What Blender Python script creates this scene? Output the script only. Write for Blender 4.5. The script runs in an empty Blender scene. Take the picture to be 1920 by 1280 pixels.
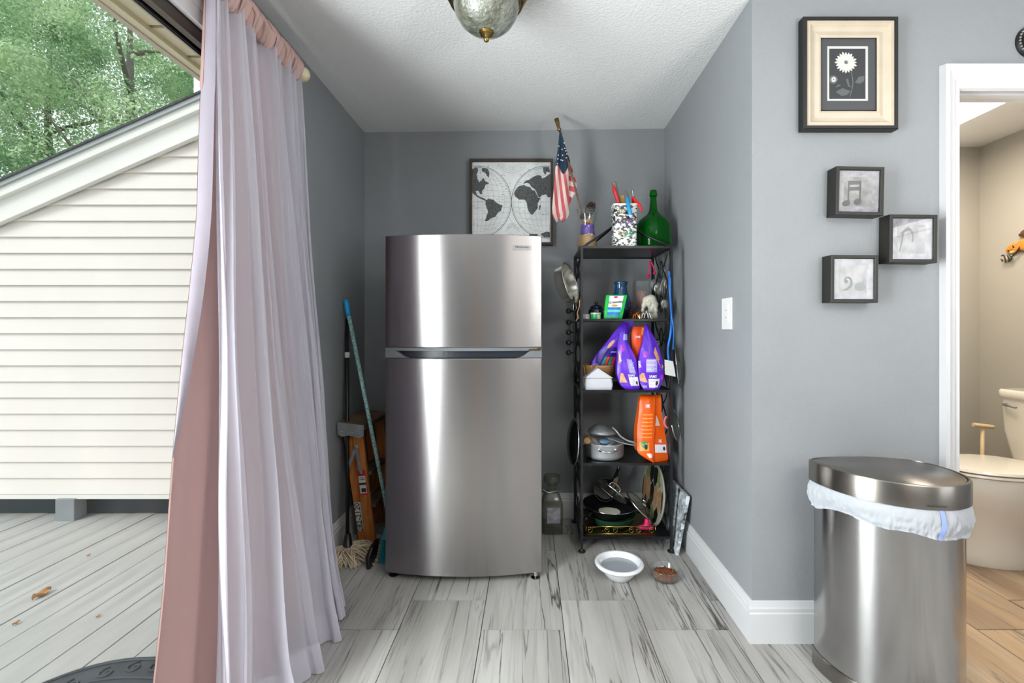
import bpy, bmesh, math, random
from mathutils import Vector, Matrix, noise
from mathutils.geometry import tessellate_polygon
PI = math.pi
random.seed(7)
S = bpy.context.scene
C = S.collection

# ---------------------------------------------------------------- camera, sky, light, exposure
F, U0, V0, HC = 875.0, 993.0, 613.0, 1.2          # focal length in pixels, vanishing point, eye height
def W(u, v, y):                                   # pixel seen at depth y -> point
    return Vector(((u - U0) * y / F, y, HC - (v - V0) * y / F))
cam = bpy.data.cameras.new('camera'); co = bpy.data.objects.new('camera', cam); C.objects.link(co)
co.location = (0, 0, HC); co.rotation_euler = (PI / 2, 0, 0)
cam.sensor_width = 36; cam.lens = F * 36 / 1920; cam.clip_start = 0.02; cam.clip_end = 300
cam.shift_x = -33 / 1920; cam.shift_y = -27 / 1920
S.camera = co
S.view_settings.view_transform = 'Standard'; S.view_settings.look = 'None'
S.view_settings.gamma = 1; S.view_settings.exposure = 0.45
try: S.view_settings.use_curve_mapping = False
except Exception: pass
S.cycles.use_denoising = True
S.cycles.max_bounces = 10; S.cycles.diffuse_bounces = 5; S.cycles.glossy_bounces = 5
S.cycles.transmission_bounces = 8; S.cycles.transparent_max_bounces = 24
S.cycles.caustics_reflective = False; S.cycles.caustics_refractive = False
S.cycles.sample_clamp_indirect = 6

wd = bpy.data.worlds.new('sky'); S.world = wd; wd.use_nodes = True
nt = wd.node_tree; nt.nodes.clear()
wo = nt.nodes.new('ShaderNodeOutputWorld'); bg = nt.nodes.new('ShaderNodeBackground')
tc = nt.nodes.new('ShaderNodeTexCoord'); sp = nt.nodes.new('ShaderNodeSeparateXYZ'); cr = nt.nodes.new('ShaderNodeValToRGB')
nt.links.new(tc.outputs['Generated'], sp.inputs[0]); nt.links.new(sp.outputs['Z'], cr.inputs[0])
cr.color_ramp.elements[0].position = 0.0; cr.color_ramp.elements[0].color = (.95, .97, 1, 1)
cr.color_ramp.elements[1].position = 1.0; cr.color_ramp.elements[1].color = (.78, .88, 1, 1)
nt.links.new(cr.outputs[0], bg.inputs[0]); nt.links.new(bg.outputs[0], wo.inputs[0])
bg.inputs[1].default_value = 1.12

def lamp(name, kind, loc, rot, energy, col=(1, 1, 1), size=1, sy=None, spread=None):
    l = bpy.data.lights.new(name, kind); l.energy = energy; l.color = col
    if kind == 'AREA':
        l.size = size
        if sy: l.shape = 'RECTANGLE'; l.size_y = sy
        if spread: l.spread = spread
    elif kind == 'SUN': l.angle = size
    else: l.shadow_soft_size = size
    o = bpy.data.objects.new(name, l); C.objects.link(o); o.location = loc; o.rotation_euler = rot
    return o
lamp('sun', 'SUN', (0, 0, 10), (math.radians(38), math.radians(-28), 0), 1.1, (1, .95, .87), 0.4)
lamp('patio_door_daylight', 'AREA', (-1.21, .54, 1.10), (0, math.radians(-90), 0), 96, (.95, .98, 1), 1.9, .76)
lamp('ceiling_fill', 'AREA', (1.75, -.75, 1.25), (math.radians(168), math.radians(12), 0), 62, (1, .99, .97), .7, .7)  # added fill aimed up to brighten the ceiling, no such source known
lamp('side_fill', 'AREA', (3.48, -1.2, 1.55), (0, math.radians(90), 0), 16, (.97, .98, 1), 1.2, 2.3)  # added fill lamp at the made-up side window
lamp('overhead_fill', 'AREA', (1.2, -.9, 2.36), (0, 0, 0), 26, (1, .95, .88), 1.2, 1.2)  # added overhead fill for the room, no fixture hangs here
lamp('bathroom_light', 'AREA', (2.15, 2.35, 2.30), (0, 0, 0), 19, (1, .86, .69), .5, .6)

# ---------------------------------------------------------------- materials
def lin(h):
    if isinstance(h, str):
        h = h.lstrip('#'); c = [int(h[i:i + 2], 16) / 255 for i in (0, 2, 4)]
    else: c = [x / 255 for x in h]
    return tuple((x / 12.92 if x <= .04045 else ((x + .055) / 1.055) ** 2.4) for x in c) + (1,)
def mat(name, col, rough=.6, metal=0, noise_amt=0, scale=20, bump=0, bscale=None, spec=None, coat=0, trans=0, ior=1.45, stretch=None, sss=0, col2=None, sharp=False):
    m = bpy.data.materials.new(name); m.use_nodes = True
    n = m.node_tree; b = n.nodes['Principled BSDF']; c = lin(col)
    b.inputs['Base Color'].default_value = c; b.inputs['Roughness'].default_value = rough; b.inputs['Metallic'].default_value = metal
    if spec is not None: b.inputs['Specular IOR Level'].default_value = spec
    if coat: b.inputs['Coat Weight'].default_value = coat
    if trans: b.inputs['Transmission Weight'].default_value = trans; b.inputs['IOR'].default_value = ior
    t = n.nodes.new('ShaderNodeTexCoord'); mp = n.nodes.new('ShaderNodeMapping')
    n.links.new(t.outputs['Object'], mp.inputs[0])
    if stretch: mp.inputs['Scale'].default_value = stretch
    if noise_amt or col2:
        nz = n.nodes.new('ShaderNodeTexNoise'); nz.inputs['Scale'].default_value = scale; nz.inputs['Detail'].default_value = 5
        n.links.new(mp.outputs[0], nz.inputs['Vector'])
        r = n.nodes.new('ShaderNodeValToRGB'); n.links.new(nz.outputs[0], r.inputs[0])
        if col2:
            r.color_ramp.elements[0].color = c; r.color_ramp.elements[1].color = lin(col2)
            w = .03 if sharp else .15
            r.color_ramp.elements[0].position = .5 - w; r.color_ramp.elements[1].position = .5 + w
        else:
            r.color_ramp.elements[0].position = .3; r.color_ramp.elements[1].position = .7
            r.color_ramp.elements[0].color = tuple(max(0, x * (1 - noise_amt)) for x in c[:3]) + (1,)
            r.color_ramp.elements[1].color = tuple(min(1, x * (1 + noise_amt)) for x in c[:3]) + (1,)
        n.links.new(r.outputs[0], b.inputs['Base Color'])
    if bump:
        nz2 = n.nodes.new('ShaderNodeTexNoise'); nz2.inputs['Scale'].default_value = bscale or scale * 5; nz2.inputs['Detail'].default_value = 4
        n.links.new(mp.outputs[0], nz2.inputs['Vector'])
        bp = n.nodes.new('ShaderNodeBump'); bp.inputs['Strength'].default_value = bump; bp.inputs['Distance'].default_value = .01
        n.links.new(nz2.outputs[0], bp.inputs['Height']); n.links.new(bp.outputs[0], b.inputs['Normal'])
    return m
def glass(name, tint='#ffffff', refl=1.0, rough=0.0, haze=0.0, hazecol='#ffffff'):
    """thin pane: transparent with a fresnel reflection"""
    m = bpy.data.materials.new(name); m.use_nodes = True; n = m.node_tree; n.nodes.clear()
    o = n.nodes.new('ShaderNodeOutputMaterial'); mx = n.nodes.new('ShaderNodeMixShader')
    t = n.nodes.new('ShaderNodeBsdfTransparent'); t.inputs[0].default_value = lin(tint)
    g = n.nodes.new('ShaderNodeBsdfGlossy'); g.inputs['Roughness'].default_value = rough
    f = n.nodes.new('ShaderNodeFresnel'); ge = n.nodes.new('ShaderNodeNewGeometry'); ma = n.nodes.new('ShaderNodeMath'); ma.operation = 'MULTIPLY_ADD'
    ma.inputs[1].default_value = 1 / 1.5 - 1.5; ma.inputs[2].default_value = 1.5      # same reflection on both faces of a thin pane
    n.links.new(ge.outputs['Backfacing'], ma.inputs[0]); n.links.new(ma.outputs[0], f.inputs[0])
    k = n.nodes.new('ShaderNodeMath'); k.operation = 'MULTIPLY'; k.inputs[1].default_value = refl; k.use_clamp = True
    n.links.new(f.outputs[0], k.inputs[0]); n.links.new(k.outputs[0], mx.inputs[0])
    n.links.new(t.outputs[0], mx.inputs[1]); n.links.new(g.outputs[0], mx.inputs[2])
    last = mx
    if haze:
        d = n.nodes.new('ShaderNodeBsdfDiffuse'); d.inputs[0].default_value = lin(hazecol)
        m2 = n.nodes.new('ShaderNodeMixShader'); m2.inputs[0].default_value = haze
        n.links.new(mx.outputs[0], m2.inputs[1]); n.links.new(d.outputs[0], m2.inputs[2]); last = m2
    n.links.new(last.outputs[0], o.inputs[0])
    return m
def cloth(name, col, alpha=1.0, transl=.3, col2=None):
    m = bpy.data.materials.new(name); m.use_nodes = True; n = m.node_tree; n.nodes.clear()
    o = n.nodes.new('ShaderNodeOutputMaterial'); d = n.nodes.new('ShaderNodeBsdfDiffuse'); tr = n.nodes.new('ShaderNodeBsdfTranslucent')
    d.inputs[0].default_value = lin(col); tr.inputs[0].default_value = lin(col2 or col)
    a = n.nodes.new('ShaderNodeMixShader'); a.inputs[0].default_value = transl
    n.links.new(d.outputs[0], a.inputs[1]); n.links.new(tr.outputs[0], a.inputs[2])
    tcx = n.nodes.new('ShaderNodeTexCoord'); nz = n.nodes.new('ShaderNodeTexNoise'); nz.inputs['Scale'].default_value = 9
    n.links.new(tcx.outputs['Object'], nz.inputs['Vector'])
    bp = n.nodes.new('ShaderNodeBump'); bp.inputs['Strength'].default_value = .25; bp.inputs['Distance'].default_value = .03
    n.links.new(nz.outputs[0], bp.inputs['Height']); n.links.new(bp.outputs[0], d.inputs['Normal'])
    last = a
    if alpha < 1:
        # a loose weave hides more the more it is seen edge on
        lw = n.nodes.new('ShaderNodeLayerWeight'); lw.inputs[0].default_value = .35
        mr = n.nodes.new('ShaderNodeMapRange'); mr.inputs['To Min'].default_value = alpha; mr.inputs['To Max'].default_value = .97
        n.links.new(lw.outputs['Facing'], mr.inputs['Value'])
        t = n.nodes.new('ShaderNodeBsdfTransparent'); b = n.nodes.new('ShaderNodeMixShader')
        n.links.new(mr.outputs[0], b.inputs[0]); n.links.new(t.outputs[0], b.inputs[1]); n.links.new(a.outputs[0], b.inputs[2]); last = b
    n.links.new(last.outputs[0], o.inputs[0])
    return m
def brushed(name, col, rough=.28, aniso=.85, streak=.05):
    m = bpy.data.materials.new(name); m.use_nodes = True; n = m.node_tree; b = n.nodes['Principled BSDF']
    b.inputs['Metallic'].default_value = 1; b.inputs['Roughness'].default_value = rough
    b.inputs['Anisotropic'].default_value = aniso
    cx = n.nodes.new('ShaderNodeCombineXYZ'); cx.inputs[2].default_value = 1.0
    n.links.new(cx.outputs[0], b.inputs['Tangent'])
    t = n.nodes.new('ShaderNodeTexCoord'); mp = n.nodes.new('ShaderNodeMapping'); mp.inputs['Scale'].default_value = (3, 3, 900)
    nz = n.nodes.new('ShaderNodeTexNoise'); nz.inputs['Scale'].default_value = 1; nz.inputs['Detail'].default_value = 3
    n.links.new(t.outputs['Object'], mp.inputs[0]); n.links.new(mp.outputs[0], nz.inputs['Vector'])
    r = n.nodes.new('ShaderNodeValToRGB'); c = lin(col)
    r.color_ramp.elements[0].color = tuple(x * (1 - streak) for x in c[:3]) + (1,); r.color_ramp.elements[1].color = tuple(min(1, x * (1 + streak)) for x in c[:3]) + (1,)
    n.links.new(nz.outputs[0], r.inputs[0]); n.links.new(r.outputs[0], b.inputs['Base Color'])
    return m
def emit(name, col, s):
    m = bpy.data.materials.new(name); m.use_nodes = True; n = m.node_tree; b = n.nodes['Principled BSDF']
    b.inputs['Base Color'].default_value = lin(col); b.inputs['Emission Color'].default_value = lin(col); b.inputs['Emission Strength'].default_value = s
    return m

def tile_mat(TC=('#8a8884', '#a6a4a1', '#b7b6b3'), nm='veined_tile'):
    m = bpy.data.materials.new(nm); m.use_nodes = True; n = m.node_tree; b = n.nodes['Principled BSDF']; L = n.links.new
    t = n.nodes.new('ShaderNodeTexCoord'); oi = n.nodes.new('ShaderNodeObjectInfo')
    mul = n.nodes.new('ShaderNodeMath'); mul.operation = 'MULTIPLY'; mul.inputs[1].default_value = 37.0; L(oi.outputs['Random'], mul.inputs[0])
    cx = n.nodes.new('ShaderNodeCombineXYZ'); L(mul.outputs[0], cx.inputs[0]); L(mul.outputs[0], cx.inputs[1])
    ad = n.nodes.new('ShaderNodeVectorMath'); ad.operation = 'ADD'; L(t.outputs['Object'], ad.inputs[0]); L(cx.outputs[0], ad.inputs[1])
    def nz(sx, sy, det, dist=0):
        mp = n.nodes.new('ShaderNodeMapping'); mp.inputs['Scale'].default_value = (sx, sy, 1); L(ad.outputs[0], mp.inputs[0])
        k = n.nodes.new('ShaderNodeTexNoise'); k.inputs['Scale'].default_value = 1; k.inputs['Detail'].default_value = det
        k.inputs['Distortion'].default_value = dist; L(mp.outputs[0], k.inputs['Vector']); return k
    def ramp(src, pts):
        r = n.nodes.new('ShaderNodeValToRGB'); L(src, r.inputs[0]); e = r.color_ramp.elements
        while len(e) < len(pts): e.new(.5)
        for i, (p, c) in enumerate(pts): e[i].position = p; e[i].color = c if len(c) == 4 else c + (1,)
        return r
    base = ramp(nz(5, .7, 4).outputs[0], [(.3, lin(TC[0])), (.5, lin(TC[1])), (.7, lin(TC[2]))])
    # thin dark veins: narrow bands of a stretched noise
    def veins(sx, sy, det, c, w, dist=.4):
        k = nz(sx, sy, det, dist); g = (0, 0, 0, 1); h = (1, 1, 1, 1)
        return ramp(k.outputs[0], [(c - w, g), (c, h), (c + w, g)])
    v1 = veins(12, .5, 6, .5, .013); v2 = veins(8, .4, 9, .45, .012, .5); v3 = veins(15, .8, 5, .56, .03)
    msk = ramp(nz(4, .5, 2).outputs[0], [(.38, (0, 0, 0, 1)), (.62, (1, 1, 1, 1))])
    gr = ramp(nz(60, 4, 6).outputs[0], [(.35, (0, 0, 0, 1)), (.6, (1, 1, 1, 1))])
    def mix(a, fac, col, amt):
        mm = n.nodes.new('ShaderNodeMath'); mm.operation = 'MULTIPLY'; mm.inputs[1].default_value = amt; L(fac, mm.inputs[0])
        x = n.nodes.new('ShaderNodeMixRGB'); L(mm.outputs[0], x.inputs[0]); L(a, x.inputs[1]); x.inputs[2].default_value = lin(col); return x.outputs[0]
    msk2 = ramp(nz(3, .9, 2).outputs[0], [(.42, (.3, .3, .3, 1)), (.6, (1, 1, 1, 1))]); msk3 = ramp(nz(2.5, 1.3, 2, .3).outputs[0], [(.45, (0, 0, 0, 1)), (.6, (1, 1, 1, 1))])
    def times(a, c):
        mm = n.nodes.new('ShaderNodeMath'); mm.operation = 'MULTIPLY'; L(a, mm.inputs[0]); L(c, mm.inputs[1]); return mm.outputs[0]
    c = mix(base.outputs[0], v3.outputs[0], '#8a8782', .45)
    c = mix(c, times(msk.outputs[0], gr.outputs[0]), '#85827c', .3)
    c = mix(c, times(v1.outputs[0], msk2.outputs[0]), '#4d4a46', .95); c = mix(c, times(v2.outputs[0], msk3.outputs[0]), '#33302d', .95)
    L(c, b.inputs['Base Color']); b.inputs['Roughness'].default_value = .38; b.inputs['Specular IOR Level'].default_value = .35
    return m
def marble_mat(name, a, b2, scale=9, pos=.5):
    m = bpy.data.materials.new(name); m.use_nodes = True; n = m.node_tree; b = n.nodes['Principled BSDF']
    t = n.nodes.new('ShaderNodeTexCoord'); k = n.nodes.new('ShaderNodeTexNoise'); k.inputs['Scale'].default_value = scale; k.inputs['Detail'].default_value = 9; k.inputs['Distortion'].default_value = 1.2
    n.links.new(t.outputs['Object'], k.inputs['Vector']); r = n.nodes.new('ShaderNodeValToRGB'); n.links.new(k.outputs[0], r.inputs[0])
    e = r.color_ramp.elements; e[0].position = .33; e[0].color = lin(b2); e[1].position = .6; e[1].color = lin(a)
    n.links.new(r.outputs[0], b.inputs['Base Color']); b.inputs['Roughness'].default_value = .3
    return m
def wood_mat(name, a, b2, sc=(30, 30, 2.5), rough=.45):
    m = mat(name, a, rough, col2=b2, scale=1.6, stretch=sc, bump=.08)
    return m

M = {}
def mm(k, *a, **kw): M[k] = mat(k, *a, **kw)
mm('wall_paint', '#8e9194', .55, noise_amt=.03, scale=3, bump=.12, bscale=160, spec=.35)
mm('bath_paint', '#adaaa2', .55, noise_amt=.02, scale=3, bump=.1, bscale=160)
mm('ceiling_white', '#e2e2e2', .85, bump=.38, bscale=95)
mm('trim_white', '#cbcbcd', .35); mm('white_plastic', '#dedede', .3); mm('grout', '#3f3b38', .9)
mm('outer_wall', '#b8b6b0', .8)
M['tile'] = tile_mat(); M['tile_warm_lit'] = tile_mat(('#8a7056', '#aa9072', '#bfa78a'), 'warm_lit_tile')  # second tile copy has the warm bathroom light put into its colour
mm('deck_wood', '#bcbab6', .75, noise_amt=.10, scale=1.5, stretch=(14, 1.6, 3), bump=.3, bscale=60)
mm('siding', '#efe8e1', .5, noise_amt=.03, scale=2, bump=.05); mm('rake', '#f1f0ea', .45, noise_amt=.02, scale=2)
mm('drip', '#a9afb0', .4); mm('soffit', '#f6e9c6', .5); mm('fascia', '#d9c9b4', .5); mm('soffit_dark', '#a08a62', .7)
mm('bronze', '#3b332c', .4); mm('alum', '#8f8f90', .35, metal=1)
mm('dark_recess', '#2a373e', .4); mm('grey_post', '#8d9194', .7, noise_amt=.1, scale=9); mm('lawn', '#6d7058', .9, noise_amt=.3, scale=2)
mm('roof_shingle', '#4b4d4f', .9, noise_amt=.3, scale=30)
M['door_glass'] = glass('door_glass', '#fbfdfc', .16, 0, .012, '#e8eef0')
M['clear_glass'] = glass('clear_glass', '#f9fbfa', 1.2, .02, .022)
M['pic_glass'] = glass('pic_glass', '#ffffff', 1.7, .01)
M['dim_glass'] = glass('dim_glass', '#d2d5cb', 1.1, .03, .12, '#9fa196')
M['green_glass'] = mat('green_glass', '#12962a', .04, trans=.85, ior=1.25)
M['cut_glass'] = mat('cut_glass', '#8f9388', .2, col2='#57584a', scale=14, bump=1.0, bscale=55, spec=.9, coat=.6)
M['steel'] = brushed('brushed_steel', '#a5a2a2', .27, .92)
M['steel_can'] = brushed('can_steel', '#aeadad', .2, .85)
M['steel_rim'] = brushed('can_rim_steel', '#8f8a84', .3, .7)
mm('fridge_side', '#3f4144', .45); mm('gasket', '#6c7073', .45); mm('handle_dark', '#2a3038', .25); mm('chrome', '#d5d5d5', .12, metal=1)
mm('polished', '#dcd8d0', .2, metal=.8); mm('aluminium', '#c9cbd0', .42, metal=.65, bump=.05, bscale=40); mm('brass', '#a58a4e', .22, metal=1); mm('brass_old', '#8c744a', .35, metal=1)
M['liner'] = cloth('liner', '#a68886', 1, .03, '#c9a19c'); M['sheer'] = cloth('sheer', '#dedce6', .52, .35, '#f4f2fa'); M['satin'] = cloth('satin', '#958e98', .95, .12)
M['header'] = cloth('header', '#c7a8a1', 1, .12)
mm('rod_wood', '#dccdae', .5)
mm('black_metal', '#17171a', .42, noise_amt=.2, scale=12); mm('shelf_metal', '#141416', .3, noise_amt=.3, scale=12)
mm('black_plastic', '#101012', .4); mm('black_paint', '#141412', .45, noise_amt=.2, scale=8); mm('black_wood', '#1b1a15', .45, noise_amt=.3, scale=10)
mm('cream_wood', '#c0b3a0', .5, noise_amt=.05, scale=9, stretch=(2, 2, 2)); mm('mat_board', '#47484a', .7); mm('print_dark', '#333538', .7); mm('print_white', '#c4c4c2', .7); mm('print_grey', '#6d6f70', .7)
mm('print_mid', '#5a5c5e', .7)
mm('print_paper', '#aeacb3', .7, col2='#87858c', scale=40); mm('print_paper_dark', '#6f6e6c', .7, col2='#a3a19f', scale=24); mm('ink', '#2f2d2a', .7)
mm('map_paper', '#eef1f1', .6, noise_amt=.08, scale=9); mm('map_frame', '#3d332c', .7, noise_amt=.4, scale=12); mm('map_ink', '#232323', .7, col2='#77797a', scale=240); mm('map_line', '#4a4c4c', .7)
mm('flag_blue', '#1d3346', .8); mm('flag_red', '#c15a62', .8, noise_amt=.1); mm('flag_white', '#dcc8c0', .8, noise_amt=.04)
mm('white_star', '#e6ecf0', .8)
M['ladder_wood'] = wood_mat('ladder_wood', '#a05a24', '#c67a3a'); mm('dirty_wood', '#6b5443', .7, noise_amt=.35, scale=14); mm('galv', '#8c8f91', .45, metal=.5, noise_amt=.1)
mm('red', '#c41f28', .45); mm('bright_red', '#e0221c', .3); mm('cyan', '#1c9bd6', .35); mm('teal', '#1d8a97', .5); mm('pole_pattern', '#b4d6d0', .45, col2='#6a9a9e', scale=150, sharp=True)
mm('mop', '#bfae96', .95, noise_amt=.15, scale=30); mm('white_label', '#cfcfcb', .5)
mm('purple', '#4b22b8', .3, col2='#6a2fd0', scale=9); mm('purple_dark', '#33187c', .35); mm('magenta', '#a32ac6', .35); mm('orange', '#f4600c', .35, noise_amt=.05); mm('orange_deep', '#e24704', .4); mm('orange_pale', '#ffa44a', .4)
mm('kibble_photo', '#d9a277', .5, noise_amt=.25, scale=60); mm('white_ink', '#f2effa', .5); mm('lilac_ink', '#a99be6', .5)
mm('green_bag', '#1cb040', .25); mm('bag_blue', '#1f6fc8', .3); mm('bag_mint', '#58c7ae', .3); mm('bag_teal', '#138a7a', .3); mm('gold_ink', '#b89a2c', .4)
mm('green_ink', '#2f8f5a', .5)
mm('blue_vase', '#0f3f63', .15, coat=.5); mm('navy', '#10172c', .15, coat=.4); mm('green_tin', '#1f9a52', .35); mm('white_tin', '#b9b7b1', .4, noise_amt=.2, scale=60)
mm('pink_wax', '#c07a72', .5); mm('elephant', '#d3cfc2', .6, col2='#aaa798', scale=170, sharp=False); mm('copper', '#9a5a2c', .3, metal=.8); mm('pewter', '#a9a9a2', .25, metal=.8)
mm('cone', '#3b241a', .7, noise_amt=.3, scale=30); mm('bowl_wood', '#bd8f57', .5, noise_amt=.12, scale=8, stretch=(1, 1, 8)); mm('napkin', '#c9cad1', .8)
mm('hot_pink', '#d81f63', .4); mm('leash', '#1673d0', .5); mm('twine', '#c89a6a', .9)
mm('purple_sand', '#5a2aa8', .9, noise_amt=.4, scale=200); mm('tan_sand', '#b98a50', .8, noise_amt=.2, scale=90); mm('brown_sand', '#8d5a3a', .9, noise_amt=.4, scale=150); mm('petal_gold', '#c79a3c', .7); mm('petal_rose', '#c96a6e', .7)
M['art_mosaic'] = mat('painted_tub', '#e4e6e4', .25, col2='#26232a', scale=4, stretch=(16, 8, 26), sharp=True)
mm('stroke_purple', '#5a3a8c', .3); mm('stroke_green', '#3f8d6a', .3); mm('stroke_gold', '#8d7a3a', .3); mm('stroke_maroon', '#4a2630', .3)
mm('tool_grey', '#6d6a68', .45); mm('green_pan', '#2f5a40', .25); mm('pan_black', '#121315', .2); mm('pan_base', '#d8d2c4', .35)
mm('mosaic_olive', '#6f6f48', .3, noise_amt=.3, scale=50); mm('mosaic_black', '#101210', .2); mm('mosaic_brown', '#8c6a4a', .3, noise_amt=.2, scale=50); mm('mosaic_grout', '#8a887c', .6)
mm('ceramic', '#e6e8ec', .12, coat=.4); mm('water', '#b9c0c8', .03, trans=.3); mm('kibble', '#7b4324', .8, noise_amt=.3, scale=80)
M['marble'] = marble_mat('marble', '#e3eaf0', '#3a4248', 22)
mm('toilet', '#e2ddd2', .15, coat=.4); mm('cream', '#dcc59a', .4); mm('bag_white', '#e9edf2', .35, spec=.6)
M['bag_white'] = cloth('bag_white', '#ced2d9', .86, .25)
mm('blue_strip', '#8c9fe0', .5); mm('toy_orange', '#d98a35', .5, noise_amt=.15, scale=60); mm('toy_yellow', '#cdb76a', .5); mm('toy_brown', '#5d3a26', .6); mm('toy_black', '#1b1714', .5); mm('toy_pink', '#d8bfae', .6)
mm('leaf_dead', '#b98756', .9); mm('mat_rubber', '#3f474c', .6, noise_amt=.2, scale=12); mm('oak', '#a8753f', .45, noise_amt=.1, scale=3, stretch=(1, 1, .2))
mm('bark', '#6d6a5c', .9, noise_amt=.2, scale=12); mm('amber', '#caa14a', .4); mm('blue_plastic', '#5d7f98', .4)
M['lamp_glow'] = emit('lamp_glow', '#fff6e8', 3.2); M['lamp_glow2'] = emit('lamp_glow2', '#fff6ea', 4)

# ---------------------------------------------------------------- mesh helpers
def BM(): return bmesh.new()
def box(bm, x0, x1, y0, y1, z0, z1):
    vs = [bm.verts.new(p) for p in ((x0, y0, z0), (x1, y0, z0), (x1, y1, z0), (x0, y1, z0), (x0, y0, z1), (x1, y0, z1), (x1, y1, z1), (x0, y1, z1))]
    for f in ((3, 2, 1, 0), (4, 5, 6, 7), (0, 1, 5, 4), (1, 2, 6, 5), (2, 3, 7, 6), (3, 0, 4, 7)): bm.faces.new([vs[i] for i in f])
    return bm
def obj(name, bm, m, parent=None, smooth=False, bevel=0, auto=None, thick=0):
    bmesh.ops.recalc_face_normals(bm, faces=bm.faces[:])
    me = bpy.data.meshes.new(name); bm.to_mesh(me); bm.free()
    o = bpy.data.objects.new(name, me); C.objects.link(o)
    for x in (m if isinstance(m, (list, tuple)) else [m]): me.materials.append(M[x] if isinstance(x, str) else x)
    if smooth:
        for p in me.polygons: p.use_smooth = True
        if auto is not None: me.set_sharp_from_angle(angle=math.radians(auto))
    if parent is not None: o.parent = parent
    if thick:
        s = o.modifiers.new('thickness', 'SOLIDIFY'); s.thickness = thick; s.offset = 0
    if bevel:
        b = o.modifiers.new('bevel', 'BEVEL'); b.width = bevel; b.segments = 2; b.limit_method = 'ANGLE'; b.angle_limit = math.radians(40)
    return o
def bx(name, m, x0, x1, y0, y1, z0, z1, parent=None, bevel=0): return obj(name, box(BM(), x0, x1, y0, y1, z0, z1), m, parent, bevel=bevel)
def tag(o, label, cat, group=None, kind=None):
    o['label'] = label; o['category'] = cat
    if group: o['group'] = group
    if kind: o['kind'] = kind
    return o
def thing(name, label, cat, loc=(0, 0, 0), group=None):
    o = bpy.data.objects.new(name, None); C.objects.link(o); o.empty_display_size = .05
    o.location = (0, 0, 0)
    return tag(o, label, cat, group)
def struct(o): o['kind'] = 'structure'; return o
def lathe(bm, prof, c=(0, 0, 0), seg=32, sx=1, sy=1, mtx=None, cap=True):
    rings = []
    for r, z in prof:
        if r < 1e-5: rings.append([bm.verts.new(Vector((c[0], c[1], c[2] + z)))])
        else: rings.append([bm.verts.new(Vector((c[0] + r * sx * math.cos(2 * PI * i / seg), c[1] + r * sy * math.sin(2 * PI * i / seg), c[2] + z))) for i in range(seg)])
    for a, b in zip(rings, rings[1:]):
        for i in range(seg):
            j = (i + 1) % seg
            q = [a[i % len(a)], a[j % len(a)], b[j % len(b)], b[i % len(b)]]
            q = list(dict.fromkeys(q))
            if len(q) > 2:
                try: bm.faces.new(q)
                except ValueError: pass
    if cap:
        for r in (rings[0], rings[-1]):
            if len(r) > 2: bm.faces.new(r)
    if mtx is not None:
        vs = [v for r in rings for v in r]; bmesh.ops.transform(bm, matrix=mtx, verts=vs)
    return bm
def tube(bm, pts, r, seg=8, closed=False, cap=True):
    pts = [Vector(p) for p in pts]; n = len(pts); rings = []; up = None
    for i, p in enumerate(pts):
        a = pts[i - 1] if (i > 0 or closed) else p; b = pts[(i + 1) % n] if (i < n - 1 or closed) else p
        d = (b - a).normalized()
        if up is None: up = Vector((0, 0, 1)) if abs(d.z) < .9 else Vector((0, 1, 0))
        s = d.cross(up)
        if s.length < 1e-4: s = d.cross(Vector((1, 0, 0)))
        s.normalize(); t = s.cross(d).normalized(); up = t
        rr = r[i] if isinstance(r, (list, tuple)) else r
        rings.append([bm.verts.new(p + rr * (s * math.cos(2 * PI * k / seg) + t * math.sin(2 * PI * k / seg))) for k in range(seg)])
    m = n if closed else n - 1
    for i in range(m):
        a, b = rings[i], rings[(i + 1) % n]
        for k in range(seg): bm.faces.new((a[k], a[(k + 1) % seg], b[(k + 1) % seg], b[k]))
    if cap and not closed: bm.faces.new(rings[0]); bm.faces.new(rings[-1])
    return bm
def prism(bm, pts, d):
    """flat polygon given as 3-D points, extruded by vector d"""
    d = Vector(d); a = [bm.verts.new(Vector(p)) for p in pts]; b = [bm.verts.new(Vector(p) + d) for p in pts]
    try: bm.faces.new(a); bm.faces.new(b)
    except ValueError: pass
    n = len(a)
    for i in range(n): bm.faces.new((a[i], a[(i + 1) % n], b[(i + 1) % n], b[i]))
    return bm
def beam(bm, p, q, w, t, side=(1, 0, 0)):
    p, q = Vector(p), Vector(q); d = (q - p).normalized(); s = Vector(side); s = (s - d * s.dot(d)).normalized(); n = d.cross(s)
    vs = [bm.verts.new(e + s * a * w / 2 + n * b * t / 2) for e in (p, q) for a, b in ((-1, -1), (1, -1), (1, 1), (-1, 1))]
    for f in ((3, 2, 1, 0), (4, 5, 6, 7), (0, 1, 5, 4), (1, 2, 6, 5), (2, 3, 7, 6), (3, 0, 4, 7)): bm.faces.new([vs[i] for i in f])
    return bm
def sphere(bm, c, r, seg=16, sc=(1, 1, 1)):
    m = Matrix.Translation(Vector(c)) @ Matrix.Diagonal((r * sc[0], r * sc[1], r * sc[2], 1))
    bmesh.ops.create_uvsphere(bm, u_segments=seg, v_segments=max(6, seg // 2), radius=1, matrix=m); return bm
def grid(bm, f, nu, nv, closed_u=False):
    vs = [[bm.verts.new(f(i / nu, j / nv)) for i in range(nu + (0 if closed_u else 1))] for j in range(nv + 1)]
    for j in range(nv):
        for i in range(nu):
            k = (i + 1) % len(vs[j]) if closed_u else i + 1
            bm.faces.new((vs[j][i], vs[j][k], vs[j + 1][k], vs[j + 1][i]))
    return bm
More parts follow.
